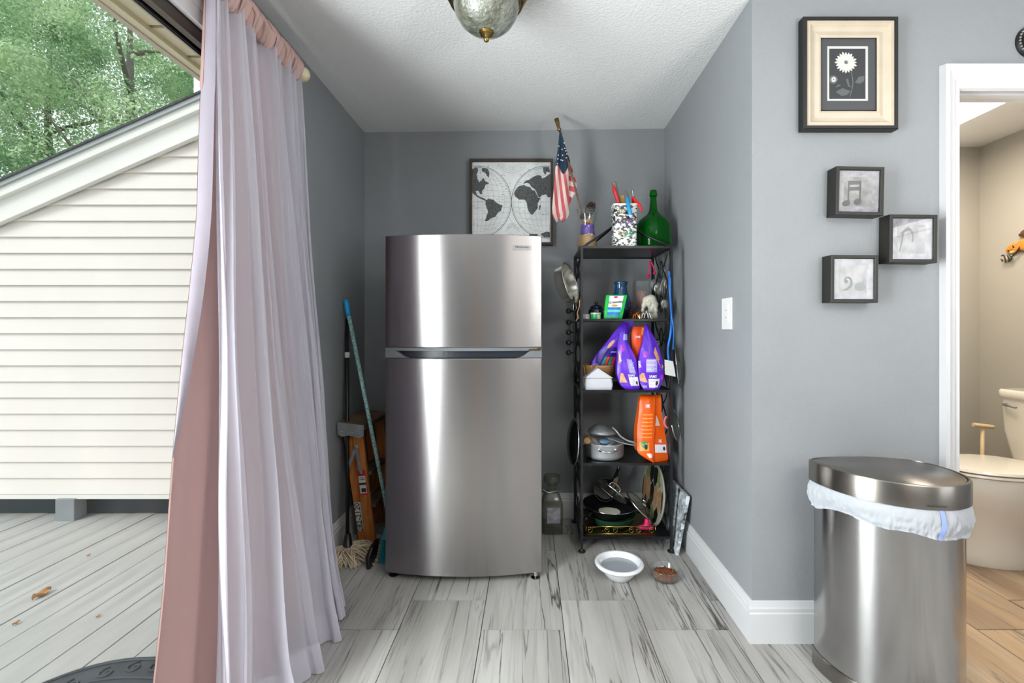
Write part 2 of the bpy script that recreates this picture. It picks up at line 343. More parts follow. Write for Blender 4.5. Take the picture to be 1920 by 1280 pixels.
def cr_pts(pts, n=8, closed=False):
    P = [Vector(p) for p in pts]; out = []; m = len(P)
    for i in range(m if closed else m - 1):
        if closed: a, b, c, d = P[i - 1], P[i], P[(i + 1) % m], P[(i + 2) % m]
        else: a, b, c, d = P[max(i - 1, 0)], P[i], P[i + 1], P[min(i + 2, m - 1)]
        for k in range(n):
            t = k / n; out.append(.5 * ((2 * b) + (c - a) * t + (2 * a - 5 * b + 4 * c - d) * t * t + (3 * b - a - 3 * c + d) * t ** 3))
    if not closed: out.append(P[-1])
    return out
def blob(name, parts, m, parent=None, voxel=.003):
    """one continuous surface from overlapping balls: (centre, radius, scale)"""
    bm = BM()
    for c, r, sc in parts: sphere(bm, c, r, 14, sc)
    o = obj(name, bm, m, parent, smooth=True)
    r = o.modifiers.new('merge', 'REMESH'); r.mode = 'VOXEL'; r.voxel_size = voxel; r.use_smooth_shade = True
    s = o.modifiers.new('smooth', 'SMOOTH'); s.iterations = 4; s.factor = .5
    return o
def text_mesh(s, size=1.0, bold=0.0, align='CENTER'):
    cu = bpy.data.curves.new('lettering', 'FONT'); cu.body = s; cu.size = size; cu.align_x = align; cu.align_y = 'CENTER'; cu.offset = bold; cu.resolution_u = 2
    o = bpy.data.objects.new('lettering', cu); C.objects.link(o); bpy.context.view_layer.update()
    me = bpy.data.meshes.new_from_object(o.evaluated_get(bpy.context.evaluated_depsgraph_get())); bpy.data.objects.remove(o); bpy.data.curves.remove(cu)
    return me
def lettering(s, size, f, m, parent, bold=0.0, name='lettering', sx=1.0):
    """text laid on a surface; f maps flat (a, b) in metres to a point"""
    me = text_mesh(s, size, bold)
    for v in me.vertices: v.co = f(v.co.x * sx, v.co.y)
    o = bpy.data.objects.new(name, me); C.objects.link(o); me.materials.clear(); me.materials.append(M[m]); o.parent = parent
    return o
def copy_tree(o, off, label=None):
    c = o.copy(); C.objects.link(c)
    for ch in list(o.children):
        k = ch.copy(); C.objects.link(k); k.parent = c
    c.location = off
    if label: c['label'] = label
    return c

XL, XR, YB, YF, ZC = -1.04, .85, 2.94, 1.784, 2.43   # nook walls, front wall plane, ceiling
# ---------------------------------------------------------------- the shell
sub = BM(); box(sub, XL - .15, 3.7, -3.6, YB + .12, -.16, -.004)
fl = struct(obj('floor', sub, 'grout'))
cols = [-.52 + .328 * k for k in range(-2, 14)]
rects = [(XL, XR, -3.5, YB), (XR, 1.3, -3.5, YF), (1.3, 2.9, -3.5, 3.007), (2.9, 3.6, -3.5, YF)]
for ci, x0 in enumerate(cols):
    yo = 2.052 if ci % 2 == 0 else 1.852
    for k in range(-9, 3):
        y0 = yo + k * .655; y1 = y0 + .655; g = .0016; gy_ = .0026; bm = BM(); any_ = False
        for (a, b, c, d) in rects:
            X0, X1, Y0, Y1 = max(x0 + g, a), min(x0 + .328 - g, b), max(y0 + gy_, c), min(y1 - gy_, d)
            if X1 - X0 > .01 and Y1 - Y0 > .01: box(bm, X0, X1, Y0, Y1, -.006, 0); any_ = True
        if any_: obj('tile', bm, 'tile_warm_lit' if x0 > 1.25 and y0 > 1.1 else 'tile', fl)
        else: bm.free()

bm = BM(); vs = [bm.verts.new(p) for p in ((XL, YB, ZC - .004), (XR, YB, ZC + .02), (XR, YF, ZC + .035), (3.6, YF, ZC + .035), (3.6, -3.5, ZC), (XL, -3.5, ZC), (XL, YF, ZC))]
bm.faces.new(vs)
r = bmesh.ops.extrude_face_region(bm, geom=bm.faces[:]); bmesh.ops.translate(bm, vec=(0, 0, .12), verts=[e for e in r['geom'] if isinstance(e, bmesh.types.BMVert)])
struct(obj('ceiling', bm, 'ceiling_white'))

struct(bx('wall_back', 'wall_paint', XL - .15, XR + .12, YB, YB + .12, 0, ZC + .05))
struct(bx('wall_right', 'wall_paint', XR, XR + .12, YF + .12, YB, 0, ZC + .06))
bm = BM(); box(bm, XR, 1.635, YF, YF + .12, 0, ZC + .05); box(bm, 2.42, 3.6, YF, YF + .12, 0, ZC + .05); box(bm, 1.635, 2.42, YF, YF + .12, 2.125, ZC + .05)
bmesh.ops.remove_doubles(bm, verts=bm.verts[:], dist=.0001)
struct(obj('wall_front', bm, 'wall_paint'))
bm = BM(); DY0, DY1 = -.15, 1.72
box(bm, XL - .15, XL, DY1, YB + .12, -.02, ZC + .05); box(bm, XL - .15, XL, -3.6, DY0, -.02, ZC + .05); box(bm, XL - .15, XL, DY0, DY1, 2.20, ZC + .05)
struct(obj('wall_left', bm, ['wall_paint']))
bm = BM(); box(bm, XL, 3.6, -3.6, -3.5, 0, ZC)
struct(obj('wall_rear', bm, 'wall_paint'))
bm = BM(); box(bm, 3.6, 3.7, -3.6, -2.4, 0, ZC); box(bm, 3.6, 3.7, 0, YF + .12, 0, ZC); box(bm, 3.6, 3.7, -2.4, 0, 0, .9); box(bm, 3.6, 3.7, -2.4, 0, 2.15, ZC); struct(obj('wall_far_right', bm, 'wall_paint'))
# corner bead, a touch lighter
# bathroom shell
bm = BM(); box(bm, 1.2, 3.02, 3.007, 3.1, 0, 2.36); struct(obj('wall_bathroom_back', bm, 'bath_paint'))
bm = BM(); box(bm, 2.9, 3.02, YF + .12, 3.007, 0, 2.36); struct(obj('wall_bathroom_right', bm, 'bath_paint'))
bm = BM(); box(bm, 1.2, 1.3, YF + .12, 3.007, 0, 2.36); struct(obj('wall_bathroom_left', bm, 'bath_paint'))
bm = BM(); box(bm, 1.2, 3.02, YF + .12, 3.1, 2.36, 2.44); struct(obj('ceiling_bathroom', bm, 'ceiling_white'))

# baseboards with a moulded top
def baseboard(name, p, q, n, h=.156):
    p, q, n = Vector(p), Vector(q), Vector(n); prof = [(0, 0), (.016, 0), (.016, h * .72), (.013, h * .75), (.013, h * .83), (.010, h * .87), (.006, h * .98), (0, h)]
    bm = BM(); a = [bm.verts.new(p + n * t + Vector((0, 0, z))) for t, z in prof]; b = [bm.verts.new(q + n * t + Vector((0, 0, z))) for t, z in prof]
    k = len(a); bm.faces.new(a); bm.faces.new(b)
    for i in range(k): bm.faces.new((a[i], a[(i + 1) % k], b[(i + 1) % k], b[i]))
    struct(obj(name, bm, 'trim_white'))
baseboard('baseboard_left', (XL, 1.80, 0), (XL, YB, 0), (1, 0, 0))
baseboard('baseboard_back', (XL, YB, 0), (XR, YB, 0), (0, -1, 0))
baseboard('baseboard_right', (XR, YF, 0), (XR, YB, 0), (-1, 0, 0))
baseboard('baseboard_front', (XR - .016, YF, 0), (1.568, YF, 0), (0, -1, 0))

# bathroom door casing
def casing(name, poly_in, poly_out, y0, parent):
    bm = BM(); k = 7
    prof = [(0, .004), (.06, .014), (.3, .012), (.38, .018), (.62, .02), (.72, .026), (.95, .026), (1, 0)]
    rows = []
    for a, b in zip(poly_in, poly_out):
        a, b = Vector(a), Vector(b); rows.append([bm.verts.new((a.lerp(b, t)) + Vector((0, -d, 0))) for t, d in prof])
    for r0, r1 in zip(rows, rows[1:]):
        for i in range(len(prof) - 1): bm.faces.new((r0[i], r0[i + 1], r1[i + 1], r1[i]))
    return obj(name, bm, 'trim_white', parent)
tr = bpy.data.objects.new('door_1', None); C.objects.link(tr); struct(tr)
casing('door_casing', [(1.635, YF, 0), (1.635, YF, 2.10), (2.42, YF, 2.10), (2.42, YF, 0)], [(1.566, YF, 0), (1.566, YF, 2.197), (2.49, YF, 2.197), (2.49, YF, 0)], YF, tr)
bm = BM(); box(bm, 1.633, 1.641, YF - .002, YF + .125, 0, 2.118); box(bm, 2.40, 2.42, YF - .002, YF + .125, 0, 2.118); box(bm, 1.635, 2.42, YF - .002, YF + .125, 2.118, 2.127)
box(bm, 1.641, 1.649, YF + .05, YF + .08, 0, 2.118); box(bm, 1.65, 2.40, YF + .05, YF + .08, 2.110, 2.118)
obj('door_jamb', bm, 'trim_white', tr)

# sliding patio door in the left wall
dr = bpy.data.objects.new('door_2', None); C.objects.link(dr); struct(dr)
bm = BM(); X0, X1 = XL - .045, XL - .003
box(bm, X0, X1, DY0, DY1, 2.10, 2.20); box(bm, X0, X1, DY1 - .05, DY1, 0, 2.10); box(bm, X0, X1, DY0, DY0 + .05, 0, 2.10)
obj('door_frame', bm, 'bronze', dr)
bm = BM(); box(bm, X0 - .03, X1, DY0, DY1, -.03, .012); obj('threshold', bm, 'alum', dr)
bm = BM(); box(bm, X0 - .006, X0, DY0, DY1, 2.094, 2.102); obj('track', bm, 'alum', dr)
for (ya, yb, xc) in ((DY0 + .05, .80, XL - .016), (.74, DY1 - .05, XL - .034)):
    bm = BM(); t = .008
    box(bm, xc - t, xc + t, ya, ya + .05, .012, 2.10); box(bm, xc - t, xc + t, yb - .05, yb, .012, 2.10); box(bm, xc - t, xc + t, ya + .05, yb - .05, .012, .075)
    box(bm, xc - t, xc + t, ya + .05, yb - .05, 2.10, 2.11)
    s = obj('door_sash', bm, 'bronze', dr)
    bx('glass_pane', 'door_glass', xc - .003, xc + .003, ya + .05, yb - .05, .075, 2.102, s)
tm = bpy.data.objects.new('trim_1', None); C.objects.link(tm); struct(tm)
bm = BM(); box(bm, XL, XL + .018, DY0 - .07, DY1 + .07, 2.14, 2.215); box(bm, XL, XL + .018, DY1, DY1 + .07, 0, 2.14); box(bm, XL, XL + .018, DY0 - .07, DY0, 0, 2.14)
box(bm, XL + .018, XL + .024, DY0 - .07, DY1 + .07, 2.185, 2.215)
obj('door_casing', bm, 'trim_white', tm)

# unseen window added with its fill lamp, oak door added behind the camera
wn = bpy.data.objects.new('added_window', None); C.objects.link(wn); struct(wn)
bm = BM()
for a, b in ((-2.4, -2.34), (-1.23, -1.17), (-.06, 0)): box(bm, 3.59, 3.66, a, b, .9, 2.15)
box(bm, 3.59, 3.66, -2.4, 0, .9, .96); box(bm, 3.59, 3.66, -2.4, 0, 2.09, 2.15)
obj('window_frame', bm, 'trim_white', wn)
bx('glass_pane', 'door_glass', 3.62, 3.626, -2.34, -1.23, .96, 2.09, wn); bx('glass_pane', 'door_glass', 3.62, 3.626, -1.17, -.06, .96, 2.09, wn)
pd = struct(bx('reflection_door', 'oak', -.75, -.08, -3.5, -3.46, 0, 2.03, None, .004));  # unseen door added for a warm tone in the refrigerator's reflection
sphere_b = BM(); sphere(sphere_b, (-.15, -3.43, 1.0), .028); obj('knob', sphere_b, 'brass', pd, True)

# ---------------------------------------------------------------- outside: deck, gable wing, eave, ground
struct(bx('ground', 'lawn', -60, 40, -40, 80, -.75, -.7))
ZD = -.067
dk = bpy.data.objects.new('deck', None); C.objects.link(dk); struct(dk)
n = 0
xx = -1.30
bmb = box(BM(), -.0712, .0712, -3.2, 3.30, ZD - .03, ZD)
first = obj('plank', bmb, 'deck_wood', dk, bevel=.003); first.location.x = xx
for k in range(1, 30):
    o = first.copy(); C.objects.link(o); o.parent = dk; o.location.x = xx - k * .1465; o.location.y = random.uniform(-.02, .0); o.location.z = random.uniform(-.002, .001)
bx('joist', 'grey_post', -5.7, -1.25, -3.1, 3.2, ZD - .3, ZD - .035, dk)

YG = 3.08
def zr(x): return 2.073 + (x + 3.496) * .439          # top of the rake
gb = bpy.data.objects.new('wall_gable', None); C.objects.link(gb); struct(gb)
XG0, XG1 = -7.2, -1.56
z = .105; e = .1055; i = 0
while z < 2.9:
    z1 = z + e
    # board clipped by the sloping roof line
    xa = -3.496 + (z1 + .20 - 2.073) / .439
    xa0 = -3.496 + (z + .20 - 2.073) / .439
    l1, l0 = max(XG0, xa), max(XG0, xa0)
    if l1 > XG1 - .1: break
    bm = BM(); th0, th1 = .018, .002
    P = [(l0, YG - th0, z), (XG1, YG - th0, z), (XG1, YG - th1, z1 + .004), (l1, YG - th1, z1 + .004)]
    Q = [(l0, YG + .01, z), (XG1, YG + .01, z), (XG1, YG + .01, z1 + .004), (l1, YG + .01, z1 + .004)]
    a = [bm.verts.new(p) for p in P]; b = [bm.verts.new(p) for p in Q]; bm.faces.new(a); bm.faces.new(b)
    for k in range(4): bm.faces.new((a[k], a[(k + 1) % 4], b[(k + 1) % 4], b[k]))
    obj('siding_board', bm, 'siding', gb); z = z1; i += 1
bx('starter_strip', 'rake', XG0, XG1, YG - .012, YG + .02, .07, .105, gb)
bm = prism(BM(), [(XG0, YG + .012, .08), (XG1, YG + .012, .08), (XG1, YG + .012, zr(XG1) - .05), (XG0, YG + .012, zr(XG0) - .05)], (0, .08, 0)); obj('sheathing', bm, 'outer_wall', gb)
def sloped(name, dz0, dz1, y0, y1, m):
    bm = prism(BM(), [(XG0 - .2, y0, zr(XG0 - .2) + dz0), (XG1, y0, zr(XG1) + dz0), (XG1, y0, zr(XG1) + dz1), (XG0 - .2, y0, zr(XG0 - .2) + dz1)], (0, y1 - y0, 0)); return obj(name, bm, m, gb)
sloped('rake_board', -.215, -.075, YG - .05, YG - .02, 'rake')
sloped('rake_lip', -.222, -.205, YG - .058, YG - .02, 'rake')
sloped('rake_crown', -.078, -.02, YG - .085, YG - .02, 'rake')
sloped('drip_edge', -.022, .006, YG - .10, YG, 'drip')
sloped('roof_deck', .006, .02, YG - .11, YG + 4.5, 'roof_shingle')
for xp in (-4.6, -3.04): bx('post', 'grey_post', xp - .062, xp + .062, YG - .03, YG + .06, ZD - .3, .075, gb, .004)
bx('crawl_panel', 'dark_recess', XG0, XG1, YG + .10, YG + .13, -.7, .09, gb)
# eave above the patio door
ev = bpy.data.objects.new('roof_eave', None); C.objects.link(ev); struct(ev)
yy = -3.4
while yy < 2.9:
    o = bx('soffit_panel', 'soffit', -1.50, -1.19, yy + .009, yy + .191, 2.358, 2.37, ev)
    bx('soffit_groove', 'soffit_dark', -1.50, -1.19, yy - .009, yy + .009, 2.366, 2.374, ev) if yy > .6 else None
    yy += .2
bx('fascia_board', 'fascia', -1.525, -1.50, -3.4, 2.9, 2.335, 2.44, ev); bx('soffit_channel', 'soffit', -1.50, -1.465, -3.4, 2.9, 2.340, 2.36, ev)
bx('roof_deck', 'roof_shingle', -1.56, -1.0, -3.5, 2.95, 2.44, 2.47, ev)
pp = tube(BM(), [(-2.335, 3.32, 2.45), (-2.335, 3.32, 3.05)], .045, 14)
tag(obj('vent_pipe', pp, 'rake', None, True), 'white pipe rising above the sloping roof of the sided wing', 'pipe')

def leafmat(name, a, b2):
    m = bpy.data.materials.new(name); m.use_nodes = True; n = m.node_tree; n.nodes.clear(); L = n.links.new
    o = n.nodes.new('ShaderNodeOutputMaterial'); t = n.nodes.new('ShaderNodeTexCoord'); k = n.nodes.new('ShaderNodeTexNoise'); k.inputs['Scale'].default_value = .9; k.inputs['Detail'].default_value = 10
    L(t.outputs['Object'], k.inputs['Vector']); r = n.nodes.new('ShaderNodeValToRGB'); L(k.outputs[0], r.inputs[0])
    r.color_ramp.elements[0].position = .35; r.color_ramp.elements[1].position = .65; r.color_ramp.elements[0].color = lin(a); r.color_ramp.elements[1].color = lin(b2)
    d = n.nodes.new('ShaderNodeBsdfDiffuse'); tr = n.nodes.new('ShaderNodeBsdfTranslucent'); mx = n.nodes.new('ShaderNodeMixShader'); mx.inputs[0].default_value = .22
    L(r.outputs[0], d.inputs[0]); L(r.outputs[0], tr.inputs[0]); L(d.outputs[0], mx.inputs[1]); L(tr.outputs[0], mx.inputs[2]); L(mx.outputs[0], o.inputs[0])
    return m
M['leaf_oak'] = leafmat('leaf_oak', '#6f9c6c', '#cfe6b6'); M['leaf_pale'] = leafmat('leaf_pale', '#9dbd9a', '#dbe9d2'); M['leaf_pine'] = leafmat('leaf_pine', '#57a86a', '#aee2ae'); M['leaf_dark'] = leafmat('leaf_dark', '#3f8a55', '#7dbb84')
def broadleaf(seed, clumps, per, R, leaf, zlo, zhi):
    rnd = random.Random(seed); V = []; Fc = []
    for c in range(clumps):
        a = rnd.uniform(0, 2 * PI); h = rnd.random(); rr = R * math.sqrt(rnd.random()) * (1 - .55 * abs(h - .4) ** 1.2); cx, cy, cz = rr * math.cos(a), rr * math.sin(a), zlo + (zhi - zlo) * h
        cr_ = rnd.uniform(.4, .95)
        for _ in range(per):
            d = Vector((rnd.gauss(0, 1), rnd.gauss(0, 1), rnd.gauss(0, .75))).normalized() * cr_ * rnd.uniform(.55, 1)
            p = Vector((cx, cy, cz)) + d; s = leaf * rnd.uniform(.6, 1.3)
            nn = (d / cr_ + Vector((rnd.gauss(0, .45), rnd.gauss(0, .45), rnd.gauss(0, .45) + .35))).normalized(); u = nn.cross(Vector((rnd.gauss(0, 1), rnd.gauss(0, 1), rnd.gauss(0, 1)))).normalized(); w = nn.cross(u)
            b = len(V); V += [p - u * s, p + w * s * .5, p + u * s, p - w * s * .5]; Fc.append((b, b + 1, b + 2, b + 3))
    me = bpy.data.meshes.new('foliage'); me.from_pydata([tuple(v) for v in V], [], Fc); return me
def pine_mesh(seed, zlo, zhi, R, n=70, per=170):
    rnd = random.Random(seed); V = []; Fc = []
    for c in range(n):
        h = rnd.random(); z0 = zlo + (zhi - zlo) * h; L = R * (1 - h * .75) * rnd.uniform(.7, 1.05); a = rnd.uniform(0, 2 * PI); dr_ = Vector((math.cos(a), math.sin(a), 0)); sd = Vector((-dr_.y, dr_.x, 0))
        for _ in range(per):
            t = rnd.random() ** .7; wd_ = .55 * (1.05 - t) + .08
            p = dr_ * L * t + sd * rnd.gauss(0, wd_ * .45) + Vector((0, 0, z0 - .25 * t * t * L * .5 + rnd.gauss(0, .07)))
            u = (dr_ * rnd.uniform(.3, 1) + sd * rnd.uniform(-.8, .8) + Vector((0, 0, rnd.uniform(-.15, .4)))).normalized(); w = u.cross(Vector((0, 0, 1))).normalized(); s = rnd.uniform(.07, .14)
            b = len(V); V += [p, p + u * s + w * s * .12, p + u * s * 2, p + u * s - w * s * .12]; Fc.append((b, b + 1, b + 2, b + 3))
    me = bpy.data.meshes.new('needles'); me.from_pydata([tuple(v) for v in V], [], Fc); return me
oak_a = broadleaf(1, 95, 800, 2.9, .042, 2.6, 11); oak_b = broadleaf(2, 80, 800, 2.5, .04, 2.2, 9.5); pine_a = pine_mesh(3, 1.2, 12, 3.4, 90, 190)
def tree(x, y, me, m, label, s=1.0, h=9, rz=0, cat='tree'):
    t = thing('tree', label, cat, group=None); t.location = (x, y, -.7); t.rotation_euler.z = rz; t.scale = (s, s, s)
    f = bpy.data.objects.new('foliage', me.copy() if len(me.materials) and me.materials[0] != M[m] else me); C.objects.link(f)
    if not len(f.data.materials): f.data.materials.append(M[m])
    else: f.data.materials[0] = M[m]
    f.parent = t; f['kind'] = 'stuff'
    bm = BM(); tube(bm, [(0, 0, 0), (.05, 0, h * .4), (-.05, .05, h * .8), (0, 0, h)], [.16, .12, .07, .02], 8)
    for k in range(7):
        a = k * 2.3; z0 = h * (.3 + .09 * k); tube(bm, [(0, 0, z0), (math.cos(a) * .9, math.sin(a) * .9, z0 + .6), (math.cos(a) * 1.7, math.sin(a) * 1.7, z0 + 1.4)], [.06, .04, .015], 6)
    obj('trunk', bm, 'bark', t, True)
    return t
tree(-8.9, 10.4, oak_a, 'leaf_oak', 'tall broadleaf tree filling the middle of the view past the deck', 1.0, 9.5)
tree(-12.5, 12.2, oak_b, 'leaf_oak', 'broadleaf tree standing left of and behind the tallest one', 1.1, 8.5, 2)
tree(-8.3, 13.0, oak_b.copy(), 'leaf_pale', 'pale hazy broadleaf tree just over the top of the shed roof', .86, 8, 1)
tree(-11.3, 9.2, pine_a, 'leaf_pine', 'bright green pine with feathery boughs at the far left', .62, 11, .5)
tree(-10.4, 17.5, pine_a.copy(), 'leaf_dark', 'dark tall conifer rising behind the broadleaf trees near the eave', 1.35, 11, 1.1)
tree(-16.5, 18.0, oak_a.copy(), 'leaf_oak', 'distant broadleaf tree seen through gaps behind the others', 1.3, 9, 3)
tree(-15.5, 5.5, oak_b, 'leaf_oak', 'broadleaf tree beyond the deck rail side, left of the pine', 1.1, 8.5, 4)

# things on the deck
def dmx(u, v): 
    y = (HC - ZD) * F / (v - V0); return Vector(((u - U0) * y / F, y, ZD))
pts = []
cxm, cym, am, bmx = -1.42, 1.24, .40, .545
mt = thing('doormat', 'dark ornate rubber doormat with curled relief on the grey deck', 'doormat')
ring = [(cxm + am * (abs(math.cos(a)) ** .8) * (1 if math.cos(a) > 0 else -1), cym + bmx * (abs(math.sin(a)) ** .75) * (1 if math.sin(a) > 0 else -1)) for a in [2 * PI * k / 56 for k in range(56)]]
ring = [(min(x, -1.215), y) for x, y in ring]
obj('mat_base', prism(BM(), [(x, y, ZD + .002) for x, y in ring], (0, 0, .006)), 'mat_rubber', mt)
bm = BM(); tube(bm, [(cxm + (x - cxm) * .97, cym + (y - cym) * .97, ZD + .009) for x, y in ring], .006, 6, True)
tube(bm, [(cxm + (x - cxm) * .80, cym + (y - cym) * .80, ZD + .009) for x, y in ring], .005, 6, True)
obj('border', bm, 'mat_rubber', mt, True)
for k in range(26):
    bm = BM(); a = 2 * PI * k / 26; c = Vector((cxm + am * .86 * math.cos(a) * .98, cym + bmx * .9 * math.sin(a), ZD + .009))
    if c.x > -1.25: continue
    tube(bm, [c + Vector((.03 * (1 - t * .7) * math.cos(t * 7 + a), .03 * (1 - t * .7) * math.sin(t * 7 + a), 0)) for t in [q / 10 for q in range(11)]], .005, 5); obj('scroll_relief', bm, 'mat_rubber', mt, True)
for k in range(7):
    bm = BM(); c = Vector((cxm - .1 + .05 * (k % 3), cym - .35 + .11 * k, ZD + .009))
    tube(bm, [c + Vector((.06 * (1 - t * .7) * math.cos(t * 8 + k), .06 * (1 - t * .7) * math.sin(t * 8 + k), 0)) for t in [q / 12 for q in range(13)]], .005, 5); obj('scroll_relief', bm, 'mat_rubber', mt, True)
for (u, v, L, lab) in ((78, 1117, .085, 'curled tan dead leaf lying between two deck boards'), (166, 1042, .022, 'tiny brown leaf scrap on the deck nearer the siding'), (30, 1170, .03, 'flat brown leaf scrap nearest the left edge of the deck'), (184, 1157, .02, 'small rusty leaf scrap on the deck left of the curtain')):
    p = dmx(u, v); bm = BM()
    def lf(a, b, L=L): return p + Vector(((a - .5) * L * .5 * math.sin(PI * min(.97, max(.03, b))), (b - .5) * L, .004 + .35 * L * (a - .5) ** 2 * 2 + .08 * L * math.sin(b * 9)))
    grid(bm, lf, 4, 8); o = obj('dead_leaf', bm, 'leaf_dead', None, True, thick=.001); tag(o, lab, 'leaf')

# ---------------------------------------------------------------- curtain and rod
rod = thing('curtain_rod', 'cream wooden curtain rod with round finial above patio door', 'curtain rod')
obj('pole', tube(BM(), [(-.95, -.3, 2.255), (-.95, 1.925, 2.255)], .014, 12), 'rod_wood', rod, True)
fb = lathe(BM(), [(0, 0), (.012, .0), (.014, .01), (.010, .014), (.018, .02), (.028, .032), (.032, .045), (.028, .058), (.016, .066), (0, .068)], seg=20, mtx=Matrix.Translation((-.95, 1.905, 2.255)) @ Matrix.Rotation(-PI / 2, 4, 'X'))
obj('finial', fb, 'rod_wood', rod, True)
bm = BM(); tube(bm, [(XL, 1.86, 2.22), (-.95, 1.86, 2.235)], .008, 8); box(bm, XL, XL + .008, 1.84, 1.88, 2.18, 2.26); obj('bracket', bm, 'rod_wood', rod)

cu = thing('curtain', 'pink and lilac sheer overlaid curtain gathered beside the patio door', 'curtain')
def ph(s, t, k=0): return 2 * PI * (8 * s + .55 * math.sin(7 * s + k) + .30 * t * math.sin(6 * s + 2 + k) + .12 * math.sin(19 * s))
def amp(s): return .55 + .75 * abs(noise.noise(Vector((s * 5.3, 4.4, k_seed)))) * 2
k_seed = 1.7
def ease(t): return t ** 1.3
def fsheer(s, t):
    z = 2.235 - t * 2.229
    y = (1.398 + .504 * s) * (1 - ease(t)) + (1.285 + .80 * s) * ease(t)
    xb = -.865 + .085 * math.sin(PI * min(1, s * 1.05)) ** .8
    te = t ** 1.15
    x = -.945 * (1 - te) + xb * te
    A = (.013 + .024 * te) * amp(s); p = ph(s, t)
    w = noise.noise(Vector((s * 9, t * 3, 2.2))) * .014 * (.3 + t)
    x += A * (math.sin(p) + .34 * math.sin(2.6 * p + 3 * t) + .12 * math.sin(5.3 * p - 4 * t)) + w; y += .45 * A * math.sin(2 * p + 1) * (.5 + .5 * t) + w
    if t > .93: 
        k = (t - .93) / .07; x += .03 * k * (.5 + noise.noise(Vector((s * 14, 5, 0)))); y += .02 * k * noise.noise(Vector((s * 11, 1, 7)))
    return Vector((x, y, z))
bm = grid(BM(), fsheer, 300, 60); obj('sheer_panel', bm, 'sheer', cu, True)
def hem(s, t):
    p = fsheer(s, .955 + t * .045); return p + Vector((.0018, -.0012, 0))
bm = grid(BM(), hem, 300, 4); obj('sheer_hem', bm, 'sheer', cu, True)
def lefty(t):
    T = [(0, 1.41), (.31, 1.357), (.5, 1.288), (.86, 1.165), (1, 1.12)]
    for (a, b), (c, d) in zip(T, T[1:]):
        if t <= c: return b + (d - b) * (t - a) / (c - a)
    return 1.12
def fliner(s, t):
    z = 2.235 - t * 2.23
    y = lefty(t) * (1 - s) + (1.896 * (1 - ease(t)) + 2.06 * ease(t)) * s
    flat = max(0, min(1, (s - .16) * 5)) if t > .15 else 1
    A = (.008 + .022 * t) * (.15 + .85 * flat); p = ph(s, t, .6)
    xb = -.945 + .03 * math.sin(PI * s) 
    x = -.985 * (1 - t) + xb * t + A * math.sin(p) + (.010 + .004 * t) * math.sin(s * 38 + t * 2) * (1 - flat) * t
    w = noise.noise(Vector((s * 7, t * 4, 9.2))) * .012 * t
    return Vector((min(max(x + w, XL + .03), fsheer(s, t).x - .012 if s > .16 else 9), y + w, z))
bm = grid(BM(), fliner, 260, 50); obj('liner_panel', bm, 'liner', cu, True)
def flap(a, t):
    tt = t * .62; e = fliner(0, tt); e2 = fsheer(0.0, tt); w = (1 - t) ** .8
    return e.lerp(e2, a * max(.02, w)) + Vector((.004, -.003 - .004 * math.sin(a * PI), 0))
obj('satin_edge', grid(BM(), flap, 8, 40), 'satin', cu, True)
def edge_s(a, t): 
    p = fsheer(0, t); return p + Vector((.001, -.0015, 0)) + Vector((.006 * a, .004 * a, 0))
obj('sheer_edge', grid(BM(), edge_s, 1, 60), 'satin', cu, True)
def edge_l(a, t): 
    p = fliner(0, t); return p + Vector((.0015, -.001, 0)) + Vector((.002 * a, .003 * a, 0))
obj('liner_edge', grid(BM(), edge_l, 1, 50), 'header', cu, True)
def pocket(a, t):
    # gathered cloth tube round the rod, ruffled above it
    y = 1.392 + .511 * a; th = 2 * PI * t; p = 2 * PI * 15 * a + 1.3 * math.sin(31 * a)
    r = .026 + .009 * math.sin(p) + .004 * math.sin(2.7 * p + th)
    up = 1.0 + (.75 if math.sin(th) > .6 else 0) * (math.sin(th) - .6) * 2.2
    dn = 1.0; ex_ = .026 * max(0, -math.sin(th) - .5) * 2
    return Vector((-.95 + r * math.cos(th), y + .006 * math.sin(p * 1.5 + th), 2.255 + (r * .5 + .013) * math.sin(th) * up - ex_))
bm = BM(); NV = 20
vs = [[bm.verts.new(pocket(i / 260, j / NV)) for j in range(NV)] for i in range(261)]
for i in range(260):
    for j in range(NV): bm.faces.new((vs[i][j], vs[i + 1][j], vs[i + 1][(j + 1) % NV], vs[i][(j + 1) % NV]))
obj('rod_pocket', bm, 'header', cu, True)

# ---------------------------------------------------------------- refrigerator
fr = thing('refrigerator', 'tall stainless steel top-freezer refrigerator with bowed doors', 'refrigerator')
FX0, FX1, FY = -.687, .058, 2.222
bx('cabinet', 'fridge_side', FX0 + .004, FX1 - .004, FY + .066, 2.90, .045, 1.628, fr, .004)
def bow(x): 
    t = (x - (FX0 + FX1) / 2) / ((FX1 - FX0) / 2); return .046 * (1 - t * t)
def fdoor(name, z0, z1, cut=None):
    bm = BM(); N = 40
    xs = [FX0 + (FX1 - FX0) * i / N for i in range(N + 1)]
    edge = .006
    fr_ = []
    for x in xs:
        y = FY - bow(x)
        fr_.append((x, y))
    prof = [(FX0, FY + .056)] + fr_ + [(FX1, FY + .056)]
    a = [bm.verts.new((x, y, z0)) for x, y in prof]; b = [bm.verts.new((x, y, z1)) for x, y in prof]
    n = len(a); bm.faces.new(a); bm.faces.new(b)
    for i in range(n): bm.faces.new((a[i], a[(i + 1) % n], b[(i + 1) % n], b[i]))
    o = obj(name, bm, 'steel', fr, True, auto=30)
    m = o.modifiers.new('bevel', 'BEVEL'); m.width = .003; m.segments = 2; m.limit_method = 'ANGLE'; m.angle_limit = math.radians(50)
    return o
fz = fdoor('freezer_door', 1.104, 1.634)
fd = fdoor('fridge_door', .034, 1.053)
